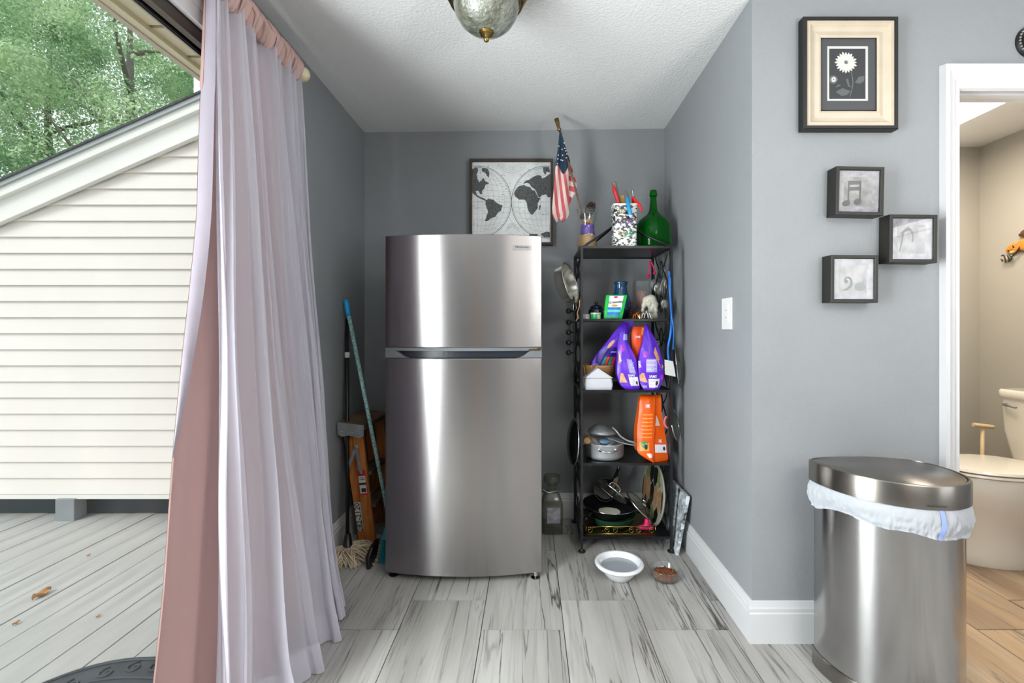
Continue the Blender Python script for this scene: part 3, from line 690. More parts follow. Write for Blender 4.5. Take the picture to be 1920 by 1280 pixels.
# grip between the doors
def band(name, m, z0, z1, dy, x0=FX0, x1=FX1, N=30, parent=fr):
    bm = BM(); xs = [x0 + (x1 - x0) * i / N for i in range(N + 1)]
    a = [(x, FY - bow(x) + dy) for x in xs] + [(x1, FY + .05), (x0, FY + .05)]
    prism(bm, [(x, y, z0) for x, y in a], (0, 0, z1 - z0)); return obj(name, bm, m, parent)
band('door_trim', 'gasket', 1.088, 1.103, .006)
band('grip_recess', 'handle_dark', 1.054, 1.088, .036)
bm = BM()
for sgn in (-1, 1):
    xa = FX0 if sgn < 0 else FX1
    xc = lambda t: xa - sgn * t
    prof = [(.0, .0), (.06 if sgn < 0 else .075, 0)] 
    zz = [(0, 1.0875), (.055, 1.0875), (.07, 1.078), (.085, 1.066), (.105, 1.056), (.115, 1.0545), (0, 1.0545)]
    pts = []
    for t, z in zz:
        x = xc(t); pts.append(Vector((x, FY - bow(x) + .004, z)))
    bm = BM(); prism(bm, pts, (0, .045, 0))
    obj('grip_end', bm, 'gasket', fr)
bm = BM(); box(bm, FX1 - .075, FX1 - .012, FY - .008, FY + .03, 1.089, 1.095); box(bm, FX1 - .02, FX1 - .004, FY - .006, FY + .02, 1.092, 1.101)
obj('hinge', bm, 'brass', fr); bm = BM(); box(bm, FX1 - .06, FX1 - .02, FY - .002, FY + .09, 1.635, 1.643); obj('top_hinge', bm, 'black_plastic', fr, bevel=.002)
# badge
bxc, bzc = W(979, 464, 2.2).x, W(979, 464, 2.2).z
def badge(a, b, d=0): x = bxc + a; return Vector((x, FY - bow(x) - .0006 - d, bzc + b))
bm = BM(); grid(bm, lambda a, b: badge((a - .5) * .086, (b - .5) * .0225, .003), 10, 1)
for (lo) in (0,):
    prism(bm, [badge(-.043, -.011), badge(.043, -.011), badge(.043, .011), badge(-.043, .011)], (0, -.0028, 0))
bd = obj('badge', bm, 'alum', fz)
lettering('FRIGIDAIRE', .0125, lambda a, b: badge(a, b + .001, .0036), 'ink', fz, .0003)
# feet
for x, y in ((FX0 + .03, 2.26), (FX1 - .03, 2.235), (FX0 + .03, 2.84), (FX1 - .03, 2.84)):
    obj('foot', lathe(BM(), [(.02, 0), (.022, .004), (.014, .008), (.009, .012), (.009, .03), (.016, .034), (.016, .046)], (x, y, 0), 14), 'chrome' if x > -.2 else 'black_plastic', fr, True, auto=40)

# ---------------------------------------------------------------- wall art: the old world map
def disc_pts(cx, cz, r, y, n=64, a0=0, a1=2 * PI): return [Vector((cx + r * math.cos(a0 + (a1 - a0) * i / n), y, cz + r * math.sin(a0 + (a1 - a0) * i / n))) for i in range(n + 1)]
mp = thing('framed_map', 'square framed black and white twin hemisphere world map above refrigerator', 'picture')
ym = 2.905; s_ = F / ym
mx0, mx1 = (880 - U0) / s_, (1037 - U0) / s_; mz1, mz0 = HC + (613 - 298) / s_, HC + (613 - 459) / s_
bm = BM(); fw = .016
for (a, b, c, d) in ((mx0, mx1, mz1 - fw, mz1), (mx0, mx1, mz0, mz0 + fw), (mx0, mx0 + fw, mz0 + fw, mz1 - fw), (mx1 - fw, mx1, mz0 + fw, mz1 - fw)): box(bm, a, b, ym - .008, YB - .002, c, d)
obj('frame', bm, 'map_frame', mp)
ypr = ym + .012; bx('print', 'map_paper', mx0 + fw, mx1 - fw, ypr, ypr + .004, mz0 + fw, mz1 - fw, mp)
def MP(x, y): return Vector(((870 + x / 7.53 - U0) / s_, ypr, HC + (613 - 290 - y / 7.53) / s_))   # pixel of the enlarged crop -> print
xl, xr_, zb, zt = mx0 + fw + .001, mx1 - fw - .001, mz0 + fw + .001, mz1 - fw - .001
def clipbox(p): return xl < p.x < xr_ and zb < p.z < zt
def line2d(bm, pts, w, y):
    run = []
    segs = []
    for p in pts:
        if clipbox(p): run.append(p)
        else:
            if len(run) > 1: segs.append(run)
            run = []
    if len(run) > 1: segs.append(run)
    for run in segs:
        for a, b in zip(run, run[1:]):
            d = (b - a)
            if d.length < 1e-6: continue
            nrm = Vector((-d.z, 0, d.x)).normalized() * w / 2
            try: bm.faces.new([bm.verts.new(Vector((q.x, y, q.z))) for q in (a - nrm, b - nrm, b + nrm, a + nrm)])
            except ValueError: pass
bmL = BM(); bmH = BM()
hemis = [(190, 660, 478, 510), (1160, 660, 490, 510)]
for (cx, cy, rx, ry) in hemis:
    for k, w in ((1.0, .0028), (.965, .0012)): line2d(bmH, [MP(cx + rx * k * math.cos(t * PI / 90), cy + ry * k * math.sin(t * PI / 90)) for t in range(181)], w, ypr - .0006)
    for g in range(-5, 6):
        f = g / 6
        line2d(bmL, [MP(cx + rx * .96 * f * math.cos(t * PI / 60 - PI / 2), cy + ry * .96 * math.sin(t * PI / 60 - PI / 2)) for t in range(61)], .0007, ypr - .0004)
        yc = cy + ry * f; half = rx * .96 * math.sqrt(1 - f * f)
        line2d(bmL, [MP(cx + half * (t / 20 - 1), yc + (60 * f) * ((t / 20 - 1) ** 2) * -1 * 1.3) for t in range(41)], .0007, ypr - .0004)
for k in range(5):
    line2d(bmL, [MP(680 + (200 - k * 22) * math.cos(t * PI / 20), 110 + (140 - k * 25) * math.sin(t * PI / 20)) for t in range(21)], .0009, ypr - .0004)
for k in range(4): line2d(bmL, [MP(580 + k * 12, 1080 - k * 30), MP(680, 1010 - k * 18), MP(790 - k * 12, 1080 - k * 30)], .0012, ypr - .0004)
obj('map_grid', bmL, 'map_line', mp); obj('hemisphere_ring', bmH, 'ink', mp)
lands = [
 [(110,190),(180,170),(200,210),(175,270),(185,330),(210,380),(250,350),(270,320),(300,370),(340,380),(350,400),(300,420),(285,470),(250,510),(260,545),(235,555),(200,500),(160,510),(180,560),(230,590),(300,620),(310,640),(280,635),(200,600),(150,560),(108,520)],
 [(255,180),(330,185),(355,240),(350,320),(320,290),(290,240),(250,225)],
 [(300,640),(350,610),(420,630),(450,665),(545,710),(520,790),(470,820),(440,870),(380,890),(330,930),(290,935),(310,880),(340,800),(300,690)],
 [(735,480),(790,430),(850,415),(880,440),(930,450),(960,490),(1000,500),(1030,560),(1050,600),(1085,600),(1040,680),(1040,750),(1000,800),(970,840),(940,830),(900,760),(890,690),(860,630),(780,630),(730,590),(705,540)],
 [(830,410),(870,360),(930,340),(970,310),(1040,280),(1090,290),(1100,330),(1150,310),(1222,260),(1222,590),(1190,600),(1160,550),(1110,560),(1060,600),(1030,540),(1000,480),(960,450),(930,410),(890,390)],
 [(1120,165),(1200,165),(1215,240),(1170,230),(1150,280),(1120,230)],
 [(1060,720),(1080,700),(1085,720),(1070,775),(1055,770)],
 [(1080,1110),(1160,1080),(1215,1090),(1215,1160),(1130,1160)],
]
def cl(p): return Vector((min(max(p.x, xl), xr_), ypr - .0012, min(max(p.z, zb), zt)))
for L_ in lands:
    bm = BM()
    pts = [cl(MP(*q)) for q in L_]
    jag = []
    for a, b in zip(pts, pts[1:] + pts[:1]):
        jag.append(a); mid = (a + b) / 2; jag.append(cl(mid + Vector((random.uniform(-.002, .002), 0, random.uniform(-.002, .002)))))
    vv = [bm.verts.new(q) for q in jag]
    for tri in tessellate_polygon([[(q.x, q.z, 0) for q in jag]]):
        try: bm.faces.new([vv[k] for k in tri])
        except ValueError: pass
    obj('continent', bm, 'map_ink', mp)
bm = BM(); rnd = random.Random(5)
for k in range(230):
    p = MP(rnd.uniform(110, 1215), rnd.uniform(130, 1220)); q = p + Vector((rnd.uniform(.006, .018), 0, rnd.uniform(-.004, .004)))
    line2d(bm, [p, q], .0012, ypr - .0016)
obj('map_marking', bm, 'print_mid', mp)['kind'] = 'stuff'

# ---------------------------------------------------------------- rack
RX0, RX1, RY0, RY1 = .2785, .7565, 2.493, 2.872
SH = [.077, .469, .858, 1.237, 1.6265]
rk = thing('wire_rack', 'black metal five shelf rack with scrolled sides and peaked top', 'rack')
for x in (RX0, RX1):
    for y in (RY0, RY1):
        bm = BM(); beam(bm, (x, y, .012), (x, y, 1.63), .0135, .0135); lathe(bm, [(.02, 0), (.02, .006), (.010, .012), (.008, .016)], (x, y, 0), 14); obj('leg', bm, 'black_metal', rk)
for z in SH:
    bm = BM(); t = .0065
    box(bm, RX0, RX1, RY0 - t, RY0 + t, z - t, z + t); box(bm, RX0, RX1, RY1 - t, RY1 + t, z - t, z + t); box(bm, RX0 - t, RX0 + t, RY0, RY1, z - t, z + t); box(bm, RX1 - t, RX1 + t, RY0, RY1, z - t, z + t)
    box(bm, RX0, RX1, RY0, RY1, z - .002, z + .003)
    obj('shelf', bm, 'shelf_metal', rk)
apex = Vector(((RX0 + RX1) / 2, (RY0 + RY1) / 2, 1.806))
for x in (RX0, RX1):
    for y in (RY0, RY1):
        p = Vector((x, y, 1.625)); mid = (p + apex) / 2 + Vector((0, 0, -.004)); obj('top_bar', tube(BM(), [p, mid, apex], .006, 8), 'black_metal', rk, True)
obj('finial', sphere(BM(), apex + Vector((0, 0, .004)), .012), 'black_metal', rk, True)
ycs = (RY0 + RY1) / 2
for x in (RX0, RX1):
    for z0, z1 in zip(SH, SH[1:]):
        h = z1 - z0; bm = BM(); w = .12
        for sg in (-1, 1):
            pts = [(x, ycs + sg * w * (.25 + .75 * abs(math.cos(2 * PI * t))) * 1.0, z0 + h * t) for t in [k / 24 for k in range(25)]]
            tube(bm, pts, .004, 6)
            tube(bm, [(x, ycs + sg * (.155 + .012 * math.cos(t * 2 * PI)), z0 + h * t) for t in [k / 16 for k in range(17)]], .0035, 6)
        for q in (.25, .75):
            c = Vector((x, ycs, z0 + h * q)); tube(bm, [c + Vector((0, .028 * math.cos(a * PI / 8), .05 * math.sin(a * PI / 8))) for a in range(16)], .0035, 6, True)
        obj('side_scroll', bm, 'black_metal', rk, True)
Z1, Z2, Z3, Z4, Z5 = (SH[4] + .007, SH[3] + .007, SH[2] + .007, SH[1] + .007, SH[0] + .007)
ZP = .0035  # pan surface sits lower than the rim
Z1, Z2, Z3, Z4, Z5 = [s + .0032 for s in (SH[4], SH[3], SH[2], SH[1], SH[0])]

# ---- top shelf
vx, vy = .3234, 2.62
va = thing('glass_vase', 'waisted glass vase layered with purple and tan sand on top shelf', 'vase')
obj('vessel', lathe(BM(), [(0, 0), (.050, 0), (.056, .01), (.057, .03), (.050, .07), (.042, .11), (.043, .15), (.052, .19), (.061, .226), (.058, .226), (.050, .19), (.040, .15), (.039, .11), (.047, .07), (.054, .03), (.05, .006), (0, .006)], (vx, vy, Z1), 32, cap=False), 'clear_glass', va, True)
obj('sand_layer', lathe(BM(), [(0, .007), (.049, .007), (.052, .03), (.046, .07), (.043, .085), (0, .087)], (vx, vy, Z1), 24), 'tan_sand', va, True)
obj('sand_layer', lathe(BM(), [(0, .088), (.0415, .088), (.038, .11), (.038, .142), (0, .144)], (vx, vy, Z1), 24), 'purple_sand', va, True)
rnd = random.Random(3)
for k in range(16):
    a = rnd.uniform(0, 2 * PI); rr = rnd.uniform(.005, .026); obj('petal', sphere(BM(), (vx + rr * math.cos(a), vy + rr * math.sin(a), Z1 + .155 + rnd.uniform(0, .018)), rnd.uniform(.008, .012), 8, (1, 1, .7)), rnd.choice(['petal_gold', 'petal_rose', 'brown_sand', 'petal_gold']), va, True)
for k, (du, dz) in enumerate(((.006, .086), (.02, .082), (-.012, .079))): obj('pebble', sphere(BM(), (vx + du, vy - .036, Z1 + dz), .007, 8), 'white_label', va, True)
def pinecone(name, c, h, r, label=None, tilt=0, parent=None):
    bm = BM(); n = 9; mtx = Matrix.Translation(Vector(c)) @ Matrix.Rotation(tilt, 4, 'Y')
    lathe(bm, [(0, 0), (r * .3, h * .1), (r * .35, h * .5), (r * .15, h * .9), (0, h)], seg=8, mtx=mtx)
    for i in range(n):
        z = h * (.06 + .9 * i / n); rr = r * math.sin(PI * (.18 + .78 * (i + .6) / (n + 1))) ** .7
        for k in range(7):
            a = k * 2 * PI / 7 + i * .45; d = Vector((math.cos(a), math.sin(a), 0)); s = Vector((-d.y, d.x, 0))
            vs = [mtx @ (d * r * .2 + s * r * .1 + Vector((0, 0, z))), mtx @ (d * rr + s * r * .24 + Vector((0, 0, z + h * .09))), mtx @ (d * rr * 1.06 + Vector((0, 0, z + h * .12))), mtx @ (d * rr - s * r * .24 + Vector((0, 0, z + h * .09))), mtx @ (d * r * .2 - s * r * .1 + Vector((0, 0, z))), mtx @ (d * rr + Vector((0, 0, z + h * .03)))]
            vv = [bm.verts.new(q) for q in vs]
            bm.faces.new(vv[:5]); bm.faces.new((vv[0], vv[1], vv[5])); bm.faces.new((vv[1], vv[2], vv[3], vv[5])); bm.faces.new((vv[3], vv[4], vv[5]))
    o = obj(name, bm, 'cone', parent)
    if label: tag(o, label, 'pinecone')
    return o
pinecone('pinecone', W(1102, 405, 2.62), .082, .028, 'brown pinecone poking out of the glass vase', .35)
pinecone('pinecone', W(1094, 411, 2.63), .03, .02, 'small pinecone low inside the glass vase beside flag pole', -.2)

fp = thing('american_flag', 'small faded american flag on wooden pole leaning from glass vase', 'flag')
pa, pb = Vector((.338, 2.62, Z1 + .05)), Vector(((1044 - U0) * 2.68 / F, 2.68, HC + 393 * 2.68 / F))
pb = W(1043, 222, 2.68)
obj('pole', tube(BM(), [pa, pa.lerp(pb, .93)], .0055, 8), 'dirty_wood', fp, True)
d_ = (pb - pa).normalized(); q = pa.lerp(pb, .895)
obj('spear_tip', tube(BM(), [q, q + d_ * .01, q + d_ * .02, q + d_ * .045, q + d_ * .075, pb - d_ * .004, pb], [.007, .013, .008, .012, .014, .009, .004], 10), 'brass_old', fp, True)
def outline(tbl, v):
    for (v0, *a), (v1, *b) in zip(tbl, tbl[1:]):
        if v <= v1 or v1 == tbl[-1][0]:
            t = max(0, min(1, (v - v0) / (v1 - v0))); return [x + (y_ - x) * t for x, y_ in zip(a, b)]
def flagmesh(name, tbl, ydep, amp, fold, colf, nu=96, nv=150):
    v0, v1 = tbl[0][0], tbl[-1][0]
    def f(a, b):
        v = v0 + (v1 - v0) * b; l, r = outline(tbl, v); vv = v + 4 * math.sin(a * 9) * max(0, b - .9) * 10
        return W(l + (r - l) * a, vv, ydep - amp * math.sin(a * PI * fold + b * 1.2) * min(1, b * 3) - .004)
    bm = grid(BM(), f, nu, nv); ii = 0
    bm.faces.ensure_lookup_table()
    for j in range(nv):
        for i in range(nu): bm.faces[j * nu + i].material_index = colf((i + .5) / nu, (j + .5) / nv, v0 + (v1 - v0) * (j + .5) / nv)
    return obj(name, bm, ['flag_blue', 'flag_red', 'flag_white'], fp, True, thick=.0012)
# rear fold: the stripes that run level
def colB(a, b, v):
    if v < 298 + 6 * a: return 0
    k = (v - (298 + 6 * a)) / 9.6; return 2 if int(k) % 2 == 0 else 1
flagmesh('rear_fold', [(246, 1050, 1052), (275, 1052, 1060), (300, 1058, 1068), (330, 1058, 1077), (345, 1060, 1082), (358, 1062, 1081), (372, 1064, 1072), (384, 1065, 1067)], 2.675, .006, 2, colB)
def colA(a, b, v):
    if v < 318 - 8 * math.sin(a * PI * 2 + .8): return 0
    k = a * 5.2 + (v - 318) * -.028 + 6; return 2 if int(k * 1.0) % 2 == 0 else 1
flagmesh('front_fold', [(246, 1049, 1052), (270, 1047, 1058), (300, 1043, 1064), (318, 1041, 1066), (345, 1039, 1066), (380, 1036, 1067), (400, 1035, 1067), (408, 1038, 1064), (413, 1041, 1056)], 2.655, .009, 3, colA)
for k, (u, v) in enumerate(((1058, 267), (1054, 279), (1061, 282), (1047, 290), (1055, 290), (1063, 288), (1046, 297), (1052, 299), (1045, 306), (1055, 300), (1059, 277), (1048, 273), (1062, 295))):
    c = W(u, v, 2.628); c.y = 2.634; bm = BM(); pts = [c + Vector((math.sin(i * PI / 5) * (.0046 if i % 2 == 0 else .0019), 0, math.cos(i * PI / 5) * (.0046 if i % 2 == 0 else .0019))) for i in range(10)]
    prism(bm, pts, (0, .001, 0)); obj('star', bm, 'white_star', fp)

tb = thing('utensil_tub', 'black and white splattered square tub holding tools on top shelf', 'container')
tx, ty = .518, 2.56
def rrect(cx, cy, hx, hy, r, n=5):
    out = []
    for sx, sy, a0 in ((1, 1, 0), (-1, 1, PI / 2), (-1, -1, PI), (1, -1, 3 * PI / 2)):
        for k in range(n + 1): a = a0 + k * PI / 2 / n; out.append((cx + sx * (hx - r) + r * math.cos(a), cy + sy * (hy - r) + r * math.sin(a)))
    return out
def loft(bm, rings, cap=(1, 1)):
    R = [[bm.verts.new(p) for p in ring] for ring in rings]
    for a, b in zip(R, R[1:]):
        n = len(a)
        for i in range(n): bm.faces.new((a[i], a[(i + 1) % n], b[(i + 1) % n], b[i]))
    if cap[0]: bm.faces.new(R[0])
    if cap[1]: bm.faces.new(R[-1])
    return bm
def rr3(cx, cy, hx, hy, r, z): return [(x, y, z) for x, y in rrect(cx, cy, hx, hy, r)]
TZ = HC + (613 - 383) * (ty - .04) / F
loftt = loft(BM(), [rr3(tx, ty, .062, .042, .014, Z1), rr3(tx, ty, .0635, .043, .014, TZ), rr3(tx, ty, .060, .040, .012, TZ), rr3(tx, ty, .059, .039, .012, Z1 + .01)])
obj('body', loftt, 'art_mosaic', tb, True, auto=40)
obj('rim', loft(BM(), [rr3(tx, ty, .0635, .043, .014, TZ - .006), rr3(tx, ty, .067, .046, .016, TZ - .004), rr3(tx, ty, .067, .046, .016, TZ + .004), rr3(tx, ty, .060, .040, .012, TZ + .004), rr3(tx, ty, .060, .040, .012, TZ - .006)], (0, 0)), 'white_plastic', tb, True, auto=40)
rnd = random.Random(11)
for mname, cu_, cv_, ln in (('stroke_maroon', 1172, 411, 11), ('stroke_purple', 1180, 415, 12), ('stroke_purple', 1170, 421, 7), ('stroke_gold', 1166, 437, 11), ('stroke_green', 1178, 440, 15), ('stroke_green', 1186, 433, 8), ('stroke_gold', 1160, 398, 8), ('stroke_gold', 1168, 391, 7)):
    bm = BM()
    for k in range(11):
        u, v = cu_ + rnd.uniform(-7, 7), cv_ + rnd.uniform(-4, 4); c = W(u, v, ty - .044); c.y = ty - .0443
        d = Vector((.75, 0, .5)).normalized() * ln * .0009; n_ = Vector((-d.z, 0, d.x)).normalized() * .0025
        p4 = [c - d, c + n_, c + d, c - n_]
        c.y = 0
        for p in p4: p.y = ty - .0436 - .00015 * k
        if max(p.x for p in p4) < tx + .055 and min(p.x for p in p4) > tx - .055: bm.faces.new([bm.verts.new(p) for p in p4])
    obj('paint_stroke', bm, mname, tb)
def tool(name, label, parts, y=2.56):
    t = thing(name, label, 'tool')
    for nm, m, pts, rad in parts: obj(nm, tube(BM(), cr_pts([W(u, v, yy) for u, v, yy in pts], 5), [rad[min(len(rad) - 1, int(i / 5))] + (rad[min(len(rad) - 1, int(i / 5) + 1)] - rad[min(len(rad) - 1, int(i / 5))]) * ((i % 5) / 5) for i in range(len(cr_pts([W(*p) for p in pts], 5)))], 10), m, t, True)
    return t
tool('tool_handle', 'red and grey handle of a hand tool standing tall in the tub', [('grip', 'tool_grey', [(1151, 341, 2.56), (1154, 355, 2.56), (1158, 370, 2.56), (1160, 381, 2.57)], [.013, .013, .010, .013]), ('inlay', 'red', [(1150, 347, 2.552), (1153, 359, 2.549), (1157, 371, 2.551), (1159, 381, 2.556)], [.005, .012, .009, .013]), ('shank', 'bright_red', [(1158, 374, 2.56), (1160, 384, 2.57), (1163, 400, 2.575)], [.010, .012, .008])])
tool('tool_handle', 'blue and grey handled tool hooked over the front of the tub', [('blade', 'tool_grey', [(1172, 357, 2.56), (1174, 365, 2.555), (1176, 374, 2.54)], [.006, .011, .011]), ('grip', 'cyan', [(1176, 371, 2.535), (1178, 385, 2.50), (1181, 398, 2.495), (1181, 403, 2.495)], [.010, .0095, .0125, .010]), ('end_cap', 'white_label', [(1181, 401, 2.495), (1183, 406, 2.495), (1183, 408, 2.497)], [.009, .008, .004])])
tool('snips', 'red handled snips with clear tip leaning right out of the tub', [('grip', 'bright_red', [(1186, 371, 2.555), (1192, 377, 2.54), (1199, 385, 2.52), (1203, 396, 2.51)], [.008, .008, .008, .004]), ('grip', 'bright_red', [(1187, 369, 2.56), (1187, 376, 2.56), (1186, 392, 2.565)], [.007, .007, .006]), ('blade', 'pewter', [(1186, 357, 2.56), (1187, 366, 2.56), (1188, 372, 2.56)], [.007, .006, .006])])
bm = BM(); prism(bm, [W(1163, 366, 2.575), W(1171, 365, 2.575), W(1172, 395, 2.575), W(1163, 395, 2.575)], (0, .006, 0)); tag(obj('wooden_spatula', bm, 'amber', None, bevel=.002), 'flat tan wooden spatula standing between the handles in tub', 'spatula')

bo = thing('green_demijohn', 'round shouldered green glass bottle on right of the top shelf', 'bottle')
gx, gy = .708, 2.67
bs = F / gy
zt_ = HC + (613 - 357) / bs
prof = [(0, 0), (.078, 0), (.092, .008), (.097, .03), (.098, .09), (.098, .13), (.094, .155), (.082, .178), (.062, .196), (.040, .212), (.027, .228), (.0215, .25), (.0185, .29), (.0175, zt_ - Z1 - .032)]
obj('bottle_body', lathe(BM(), prof + [(0, zt_ - Z1 - .032)], (gx, gy, Z1), 48, cap=False), 'green_glass', bo, True)
obj('bottle_lip', lathe(BM(), [(0, -.033), (.021, -.033), (.0225, -.026), (.0205, -.012), (.0195, -.003), (.017, 0), (0, 0)], (gx, gy, zt_), 32), 'green_glass', bo, True, auto=60)
# ---- second shelf
tag(obj('tin', lathe(BM(), [(0, 0), (.019, 0), (.02, .004), (.02, .026), (.018, .03), (0, .03)], (W(1099, 590, 2.56).x, 2.56, Z2), 24), 'white_tin', None, True, auto=40), 'small pale speckled tin at the left end of second shelf', 'tin')
tn = thing('tin', 'small green tin with white side panel in front of the navy pot', 'tin'); tnx = W(1117, 590, 2.545).x
obj('body', lathe(BM(), [(0, 0), (.0265, 0), (.028, .003), (.028, .030), (0, .030)], (tnx, 2.545, Z2), 28), 'green_tin', tn, True, auto=40)
obj('lid', lathe(BM(), [(.029, .030), (.029, .036), (.027, .038), (0, .038)], (tnx, 2.545, Z2), 28), 'white_tin', tn, True, auto=40)
bm = BM()
grid(bm, lambda a, b: Vector((tnx + .0286 * math.sin(.2 + .7 * a), 2.545 - .0286 * math.cos(.2 + .7 * a), Z2 + .005 + .022 * b)), 6, 1); obj('label_panel', bm, 'white_tin', tn)
sb = thing('sugar_pot', 'navy blue lidded ceramic pot behind the green tin', 'pot'); sx_ = W(1118, 590, 2.64).x
obj('body', lathe(BM(), [(0, 0), (.034, 0), (.043, .02), (.046, .045), (.042, .06), (.036, .066), (0, .066)], (sx_, 2.64, Z2), 32), 'navy', sb, True)
obj('lid', lathe(BM(), [(.034, .066), (.035, .072), (.024, .082), (.012, .086), (.006, .088), (.01, .093), (.011, .1), (.006, .105), (0, .106)], (sx_, 2.64, Z2), 28), 'navy', sb, True)

def bag(name, label, rows, m, parts_fn=None, crinkle=.004, nseg=28, seed=0, top='crimp'):
    """rows from top to bottom: (v, uL, uR, y_front, depth)"""
    t = thing(name, label, 'bag'); V0_, V1_ = rows[0][0], rows[-1][0]
    def prm(b): return outline(rows, V0_ + (V1_ - V0_) * b)
    def front(a, b, off=0):
        l, r, y, dp = prm(b); bul = math.sin(PI * min(1, max(0, a))) * min(dp, .05) * .28
        c = noise.noise(Vector((a * 4 + seed, b * 6, seed * 3.1))) * crinkle
        p = W(l + (r - l) * a, V0_ + (V1_ - V0_) * b, y); p.y += dp * .35 * 0 - bul + c - off; return p
    bm = BM(); rings = []
    NR = 22
    for j in range(NR + 1):
        b = j / NR; l, r, y, dp = prm(b); ring = [front(k / 10, b) for k in range(11)]
        L_, R_ = ring[0], ring[-1]
        sg = dp * .28
        ring += [R_ + Vector((-.10 * (R_.x - L_.x) * (0 if dp < .01 else 1) * .35, dp * .5, 0)), R_ + Vector((0, dp, 0)), (R_ + L_) / 2 + Vector((0, dp * 1.06, 0)), L_ + Vector((0, dp, 0)), L_ + Vector((.10 * (R_.x - L_.x) * .35, dp * .5, 0))]
        rings.append(ring)
    loft(bm, rings); obj('bag_body', bm, m, t, True, auto=50)
    return t, front
def patch(front, a0, a1, b0, b1, m, parent, off=.0012, name='print_panel', n=6, shape=None):
    bm = BM()
    if shape:
        cx, cy = (a0 + a1) / 2, (b0 + b1) / 2; c = bm.verts.new(front(cx, cy, off)); N = len(shape)
        vs = [bm.verts.new(front(cx + (a1 - a0) / 2 * sx, cy + (b1 - b0) / 2 * sy, off)) for sx, sy in shape]
        for i in range(N): bm.faces.new((c, vs[i], vs[(i + 1) % N]))
    else: grid(bm, lambda p, q: front(a0 + (a1 - a0) * p, b0 + (b1 - b0) * q, off), n, n)
    return obj(name, bm, m, parent)
def btext(s, front, a, b, h, wfac, m, parent, rot=0, off=.0022):
    me_w = .65 * len(s)
    def f(x, y):
        c, s_ = math.cos(rot), math.sin(rot); X, Y = x * c - y * s_, x * s_ + y * c
        return front(a + X * wfac, b - Y, off)
    return lettering(s, h, f, m, parent, h * .02)
oval = [(math.cos(k * PI / 8), math.sin(k * PI / 8)) for k in range(16)]

g, gf = bag('treat_bag', 'bright green pet treat pouch with white and blue label on second shelf', [(553, 1137, 1176, 2.545, .006), (560, 1136, 1174.5, 2.535, .02), (580, 1134, 1170, 2.525, .035), (594, 1133, 1167, 2.52, .04), (597, 1133, 1166, 2.52, .04)], 'green_bag', seed=1, crinkle=.003)
def rows_(front, a0, a1, b0, b1, n_, m, parent, off=.0026):
    for k in range(n_):
        b = b0 + (b1 - b0) * (k + .5) / n_; patch(front, a0, a1 - (a1 - a0) * .25 * ((k * 7) % 3) / 2, b - .0028, b + .0028, m, parent, off, 'text_line', 3)
patch(gf, .16, .84, .04, .62, 'white_ink', g); patch(gf, .14, .82, .52, .64, 'bag_blue', g, .0018); patch(gf, .14, .82, .62, .72, 'bag_mint', g, .0018); patch(gf, .12, .80, .72, .86, 'bag_blue', g, .0018); patch(gf, .1, .82, .90, .98, 'bag_teal', g, .0018)
patch(gf, .30, .62, .40, .50, 'gold_ink', g, .002, shape=oval); patch(gf, .36, .56, .05, .13, 'red', g, .002, shape=oval)
btext('Greenies', gf, .50, .30, .17, 1.15, 'ink', g, .08)
bv = thing('blue_vase', 'deep blue glazed ceramic vase behind the green pouch', 'vase'); bvx = W(1164, 560, 2.70).x
obj('body', lathe(BM(), [(0, 0), (.045, 0), (.058, .03), (.062, .07), (.054, .115), (.038, .165), (.034, .19), (.036, .21), (.041, .218), (.037, .222), (.031, .21), (.029, .19), (0, .185)], (bvx, 2.70, Z2), 36, cap=False), 'blue_vase', bv, True)
pinecone('pinecone', (W(1181, 590, 2.60).x, 2.60, Z2), .07, .027, 'dark pinecone standing between blue vase and square candle glass', .15)
cg = thing('candle_glass', 'square clear glass holding a pink candle on second shelf', 'candle holder'); cgx, cgy = W(1204, 560, 2.72).x, 2.72
bm = BM(); hx = .044; top = HC + (613 - 526) * 2.68 / F
for a in ((cgx - hx, cgx - hx + .004, cgy - hx, cgy + hx), (cgx + hx - .004, cgx + hx, cgy - hx, cgy + hx), (cgx - hx + .004, cgx + hx - .004, cgy - hx, cgy - hx + .004), (cgx - hx + .004, cgx + hx - .004, cgy + hx - .004, cgy + hx)): box(bm, *a, Z2, top)
box(bm, cgx - hx, cgx + hx, cgy - hx, cgy + hx, Z2, Z2 + .01); obj('glass_walls', bm, 'clear_glass', cg)
obj('candle', lathe(BM(), [(0, .06), (.027, .06), (.030, .066), (.030, .165), (.026, .17), (0, .168)], (cgx - .003, cgy, Z2), 24), 'pink_wax', cg, True, auto=40)
obj('inner_cup', lathe(BM(), [(0, .011), (.012, .011), (.03, .055), (.034, .07), (.034, .20), (.0325, .20)], (cgx - .003, cgy, Z2), 24, cap=False), 'clear_glass', cg, True)
# elephant figurine: walking to the left, trunk down
ex, ey = W(1218, 570, 2.59).x, 2.59
el = thing('elephant_figurine', 'white speckled elephant figurine with lowered trunk on second shelf', 'figurine')
def E(du, dv, dy=0): return (ex + du * ey / F, ey + dy, Z2 + (597 - dv) * ey / F)
blob('body', [(E(2, 562), .040, (.85, .75, .95)), (E(6, 570), .036, (.85, .75, 1)), (E(-5, 561), .026, (1, .8, 1)), (E(-11, 570), .014, (1, 1, 1.3)), (E(-13, 579), .010, (1, 1, 1.3)), (E(-14, 588), .008, (1, 1, 1.4)), (E(-13, 594), .006, (1, 1, .9))] + [(E(du, dv, dy), .0135, (1, 1, 1.4)) for du in (2, 10) for dv in (580, 590) for dy in (-.014, .014)], 'elephant', el, .004)
obj('ear', sphere(BM(), E(-3, 566, -.026), .017, 12, (.7, .25, 1.1)), 'elephant', el, True)
